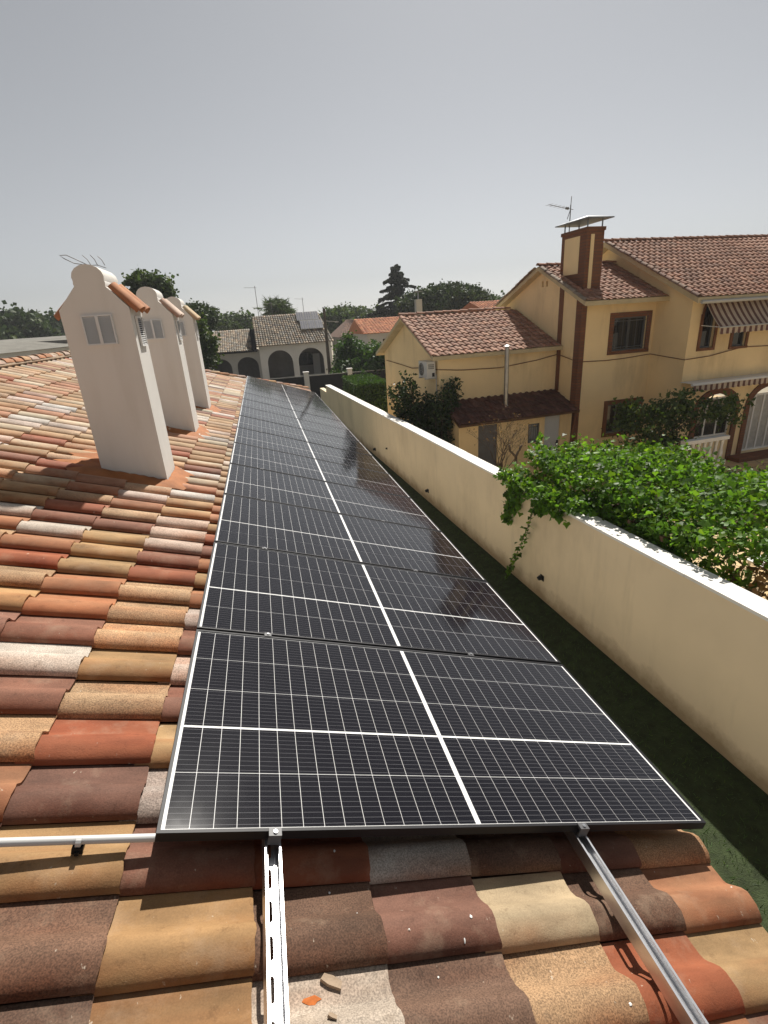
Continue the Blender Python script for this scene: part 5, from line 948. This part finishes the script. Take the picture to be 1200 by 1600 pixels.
px_tree('leafy_tree', 'dark open-crowned tree showing behind the chimney tops', 236, 458, 40, 1.75, 1.45, 100, 38, 0.24, 0.18, M['treeleaf'], 3, extra=((215, 464, 0.8, 0.6), (262, 466, 0.7, .6)), lo=0.4)
px_tree('leafy_tree', 'dark foliage between the third chimney and the arched house', 312, 540, 34, 0.9, 2.0, 70, 45, 0.25, 0.16, M['treeleaf'], 4, lo=0.3)
for i, (px, py, rx, rz, lab) in enumerate(((5, 517, 5.4, 3.3, 'dark wooded tree at the extreme left edge'), (45, 516, 4.5, 2.2, 'dark round tree below the power pylon'), (92, 520, 4.2, 2.6, 'dark tree just left of the nearest chimney'), (150, 525, 5, 2.4, 'dark tree hidden behind the nearest chimney'))):
    px_tree('dark_tree', lab, px, py + 4, 85 + 4 * i, rx, rz, 120, 50, 0.7, 0.42, M['pineleaf'], 10 + i, lo=0.5)
for i, (px, py, Y, rx, rz, lab) in enumerate(((522, 500, 75, 2.6, 2.0, 'grey-green tree directly behind the utility pole'), (545, 497, 80, 3.0, 2.0, 'rounded grey-green tree right of the utility pole'), (575, 505, 85, 2.6, 1.2, 'low tree behind the white canopy'), (590, 500, 72, 1.6, 1.7, 'upright bushy tree left of the cedar foot'), (608, 505, 72, 1.8, 1.8, 'bushy tree under the cedar'), (375, 505, 80, 2.2, 1.0, 'low tree left of the arched house ridge'), (352, 507, 82, 1.6, 1.0, 'small tree above the arched house wing roof'), (780, 480, 70, 3, 1.6, 'tree tip hidden behind the wing gable'))):
    px_tree('leafy_tree', lab, px, py, Y, rx, rz, 60, 40, 0.45, 0.30, M['treeleaf'], 30 + i, lo=0.4)
for i, (px, py, Y, rx, rz, lab) in enumerate(((545, 553, 37, 1.1, 1.4, 'dark green bush right of the arched house'), (575, 560, 36, 1.6, 1.1, 'bright green rounded bush left of the annex'), (597, 562, 34, 1.3, 1.2, 'green bush touching the annex gable'), (560, 585, 35, 2.2, 1.0, 'low dark bush behind the clipped hedge'))):
    px_tree('garden_bush', lab, px, py, Y, rx, rz, 70, 60, 0.24, 0.14, M['hedgeleaf'], 50 + i, lo=0.3, tr=0.1)
# cedar: tiers of drooping boughs
c = at(622, 500, 60); base = Vector((c.x, 60, GN)); t = thing('cedar_tree', 'tall dark cedar with tiered drooping boughs against the sky', 'tree', base, group=G); b = MB(); r = random.Random(6); topz = at(622, 414, 60).z; b.tube([base, (c.x, 60, topz * 0.5), (c.x + 0.1, 60, topz)], [0.35, 0.2, 0.03], 8); PS = []
g4 = np.random.default_rng(9)
for k in range(120):
    f = (k + 0.5) / 120; z = topz - 0.05 - (topz + 0.6) * f ** 1.15 + r.uniform(-.15, .15); a = k * 2.4 + r.uniform(-.6, .6); L = (0.25 + 4.5 * f ** 0.9) * r.choice((0.4, 0.6, 0.8, 0.95, 1.1)); d = Vector((math.cos(a), math.sin(a), 0)); sd = d.cross(Vector((0, 0, 1))); up_ = r.uniform(0.0, 0.22)
    pts = [Vector((c.x, 60, z)), Vector((c.x, 60, z + up_ * L * 0.6)) + d * L * 0.5, Vector((c.x, 60, z + (up_ - 0.16) * L)) + d * L]
    b.tube(pts, [0.06, 0.04, 0.012], 5); n_ = int(35 + 110 * L); tt = g4.uniform(0.15, 1.03, n_) ** 0.8; pa = np.array([[np.interp(x_, (0, .5, 1), [p[q] for p in pts]) for q in range(3)] for x_ in tt])
    lat = g4.normal(0, 0.22 * L ** 0.5 * (1.12 - tt) + .03); PS.append(pa + lat[:, None] * np.array(sd)[None] + np.c_[np.zeros(n_), np.zeros(n_), -np.abs(g4.normal(0, 0.11, n_)) - 0.15 * np.abs(lat)])
cards('foliage', np.concatenate(PS), 0.15, M['cedarleaf'], t, up=0.6, off=base); b.build('trunk', M['bark'], t, base)
# palms
def palm(label, px, py, Y, R, seed, nf=46):
    c = at(px, py, Y); base = Vector((c.x, Y, GN)); t = thing('palm_tree', label, 'palm', base, group=G); MB().tube([base, (c.x, Y, c.z)], [0.3, 0.22], 8).build('trunk', M['bark'], t, base); g_ = np.random.default_rng(seed); P = []; D = []
    b = MB()
    for k in range(nf):
        a = g_.uniform(0, 2 * PI); el = g_.uniform(-0.5, 1.35); d = np.array([math.cos(a) * math.cos(el), math.sin(a) * math.cos(el), math.sin(el)]); L = R * g_.uniform(0.8, 1.1); c0 = np.array(c)
        ts = np.linspace(0.15, 1, 14); mid = c0 + d * ts[:, None] * L + np.array([0, 0, -1]) * (ts[:, None] ** 2) * L * 0.35
        b.tube([tuple(mid[0]), tuple(mid[7]), tuple(mid[13])], [0.03, 0.02, 0.006], 4)
        s_ = np.cross(d, [0, 0, 1]); s_ = s_ / (np.linalg.norm(s_) + 1e-6)
        for sg in (-1, 1): P.append(mid); D.append(np.tile(sg * s_ + d * 0.7 + np.array([0, 0, -0.35]), (14, 1)))
    cards('fronds', np.concatenate(P), R * 0.36, M['treeleaf'], t, shape=(np.array([[-.07, 0, 0], [.07, 0, 0], [0, 1, -.1]]), [(0, 1, 2)]), dirs=np.concatenate(D), jitter=0.12, off=base); b.build('frond_rib', M['bark'], t, base)
palm('tall palm tree behind the arched house roof', 430, 484, 60, 1.9, 1, 60); palm('smaller palm beside the tall one behind the arched roof', 448, 488, 61, 1.3, 2); palm('low palm above the wing roof of the arched house', 367, 511, 62, 1.0, 3, 30)
# distant woodland that closes the horizon
g5 = np.random.default_rng(11); n_ = 26000; xw = g5.uniform(-330, 330, n_); yw = 190 + g5.uniform(-25, 25, n_) + 0.0 * xw; zc = 2.2 + 1.6 * np.sin(xw * 0.06) + 1.2 * np.sin(xw * 0.17 + 1) + 0.8 * np.sin(xw * 0.41)
zw = GN + (zc - GN) * g5.uniform(0, 1, n_) ** 0.5
cards('distant_woodland', np.c_[xw, yw, zw], 1.9, M['pineleaf'], kind='stuff', up=0.4)

# ------------------------------------------------------------------ summer haze
b = MB(); b.box(-950, 950, -320, 2560, GN - 1.2, 10.5); hz_ = b.build('haze', None, kind='stuff')
mh = bpy.data.materials.new('haze_air'); mh.use_nodes = True; n = mh.node_tree.nodes; n.clear(); o = n.new('ShaderNodeOutputMaterial'); v = n.new('ShaderNodeVolumePrincipled')
v.inputs['Color'].default_value = (0.86, 0.88, 0.92, 1); v.inputs['Density'].default_value = 0.0006; v.inputs['Anisotropy'].default_value = 0.3; mh.node_tree.links.new(v.outputs[0], o.inputs['Volume']); hz_.data.materials.append(mh)
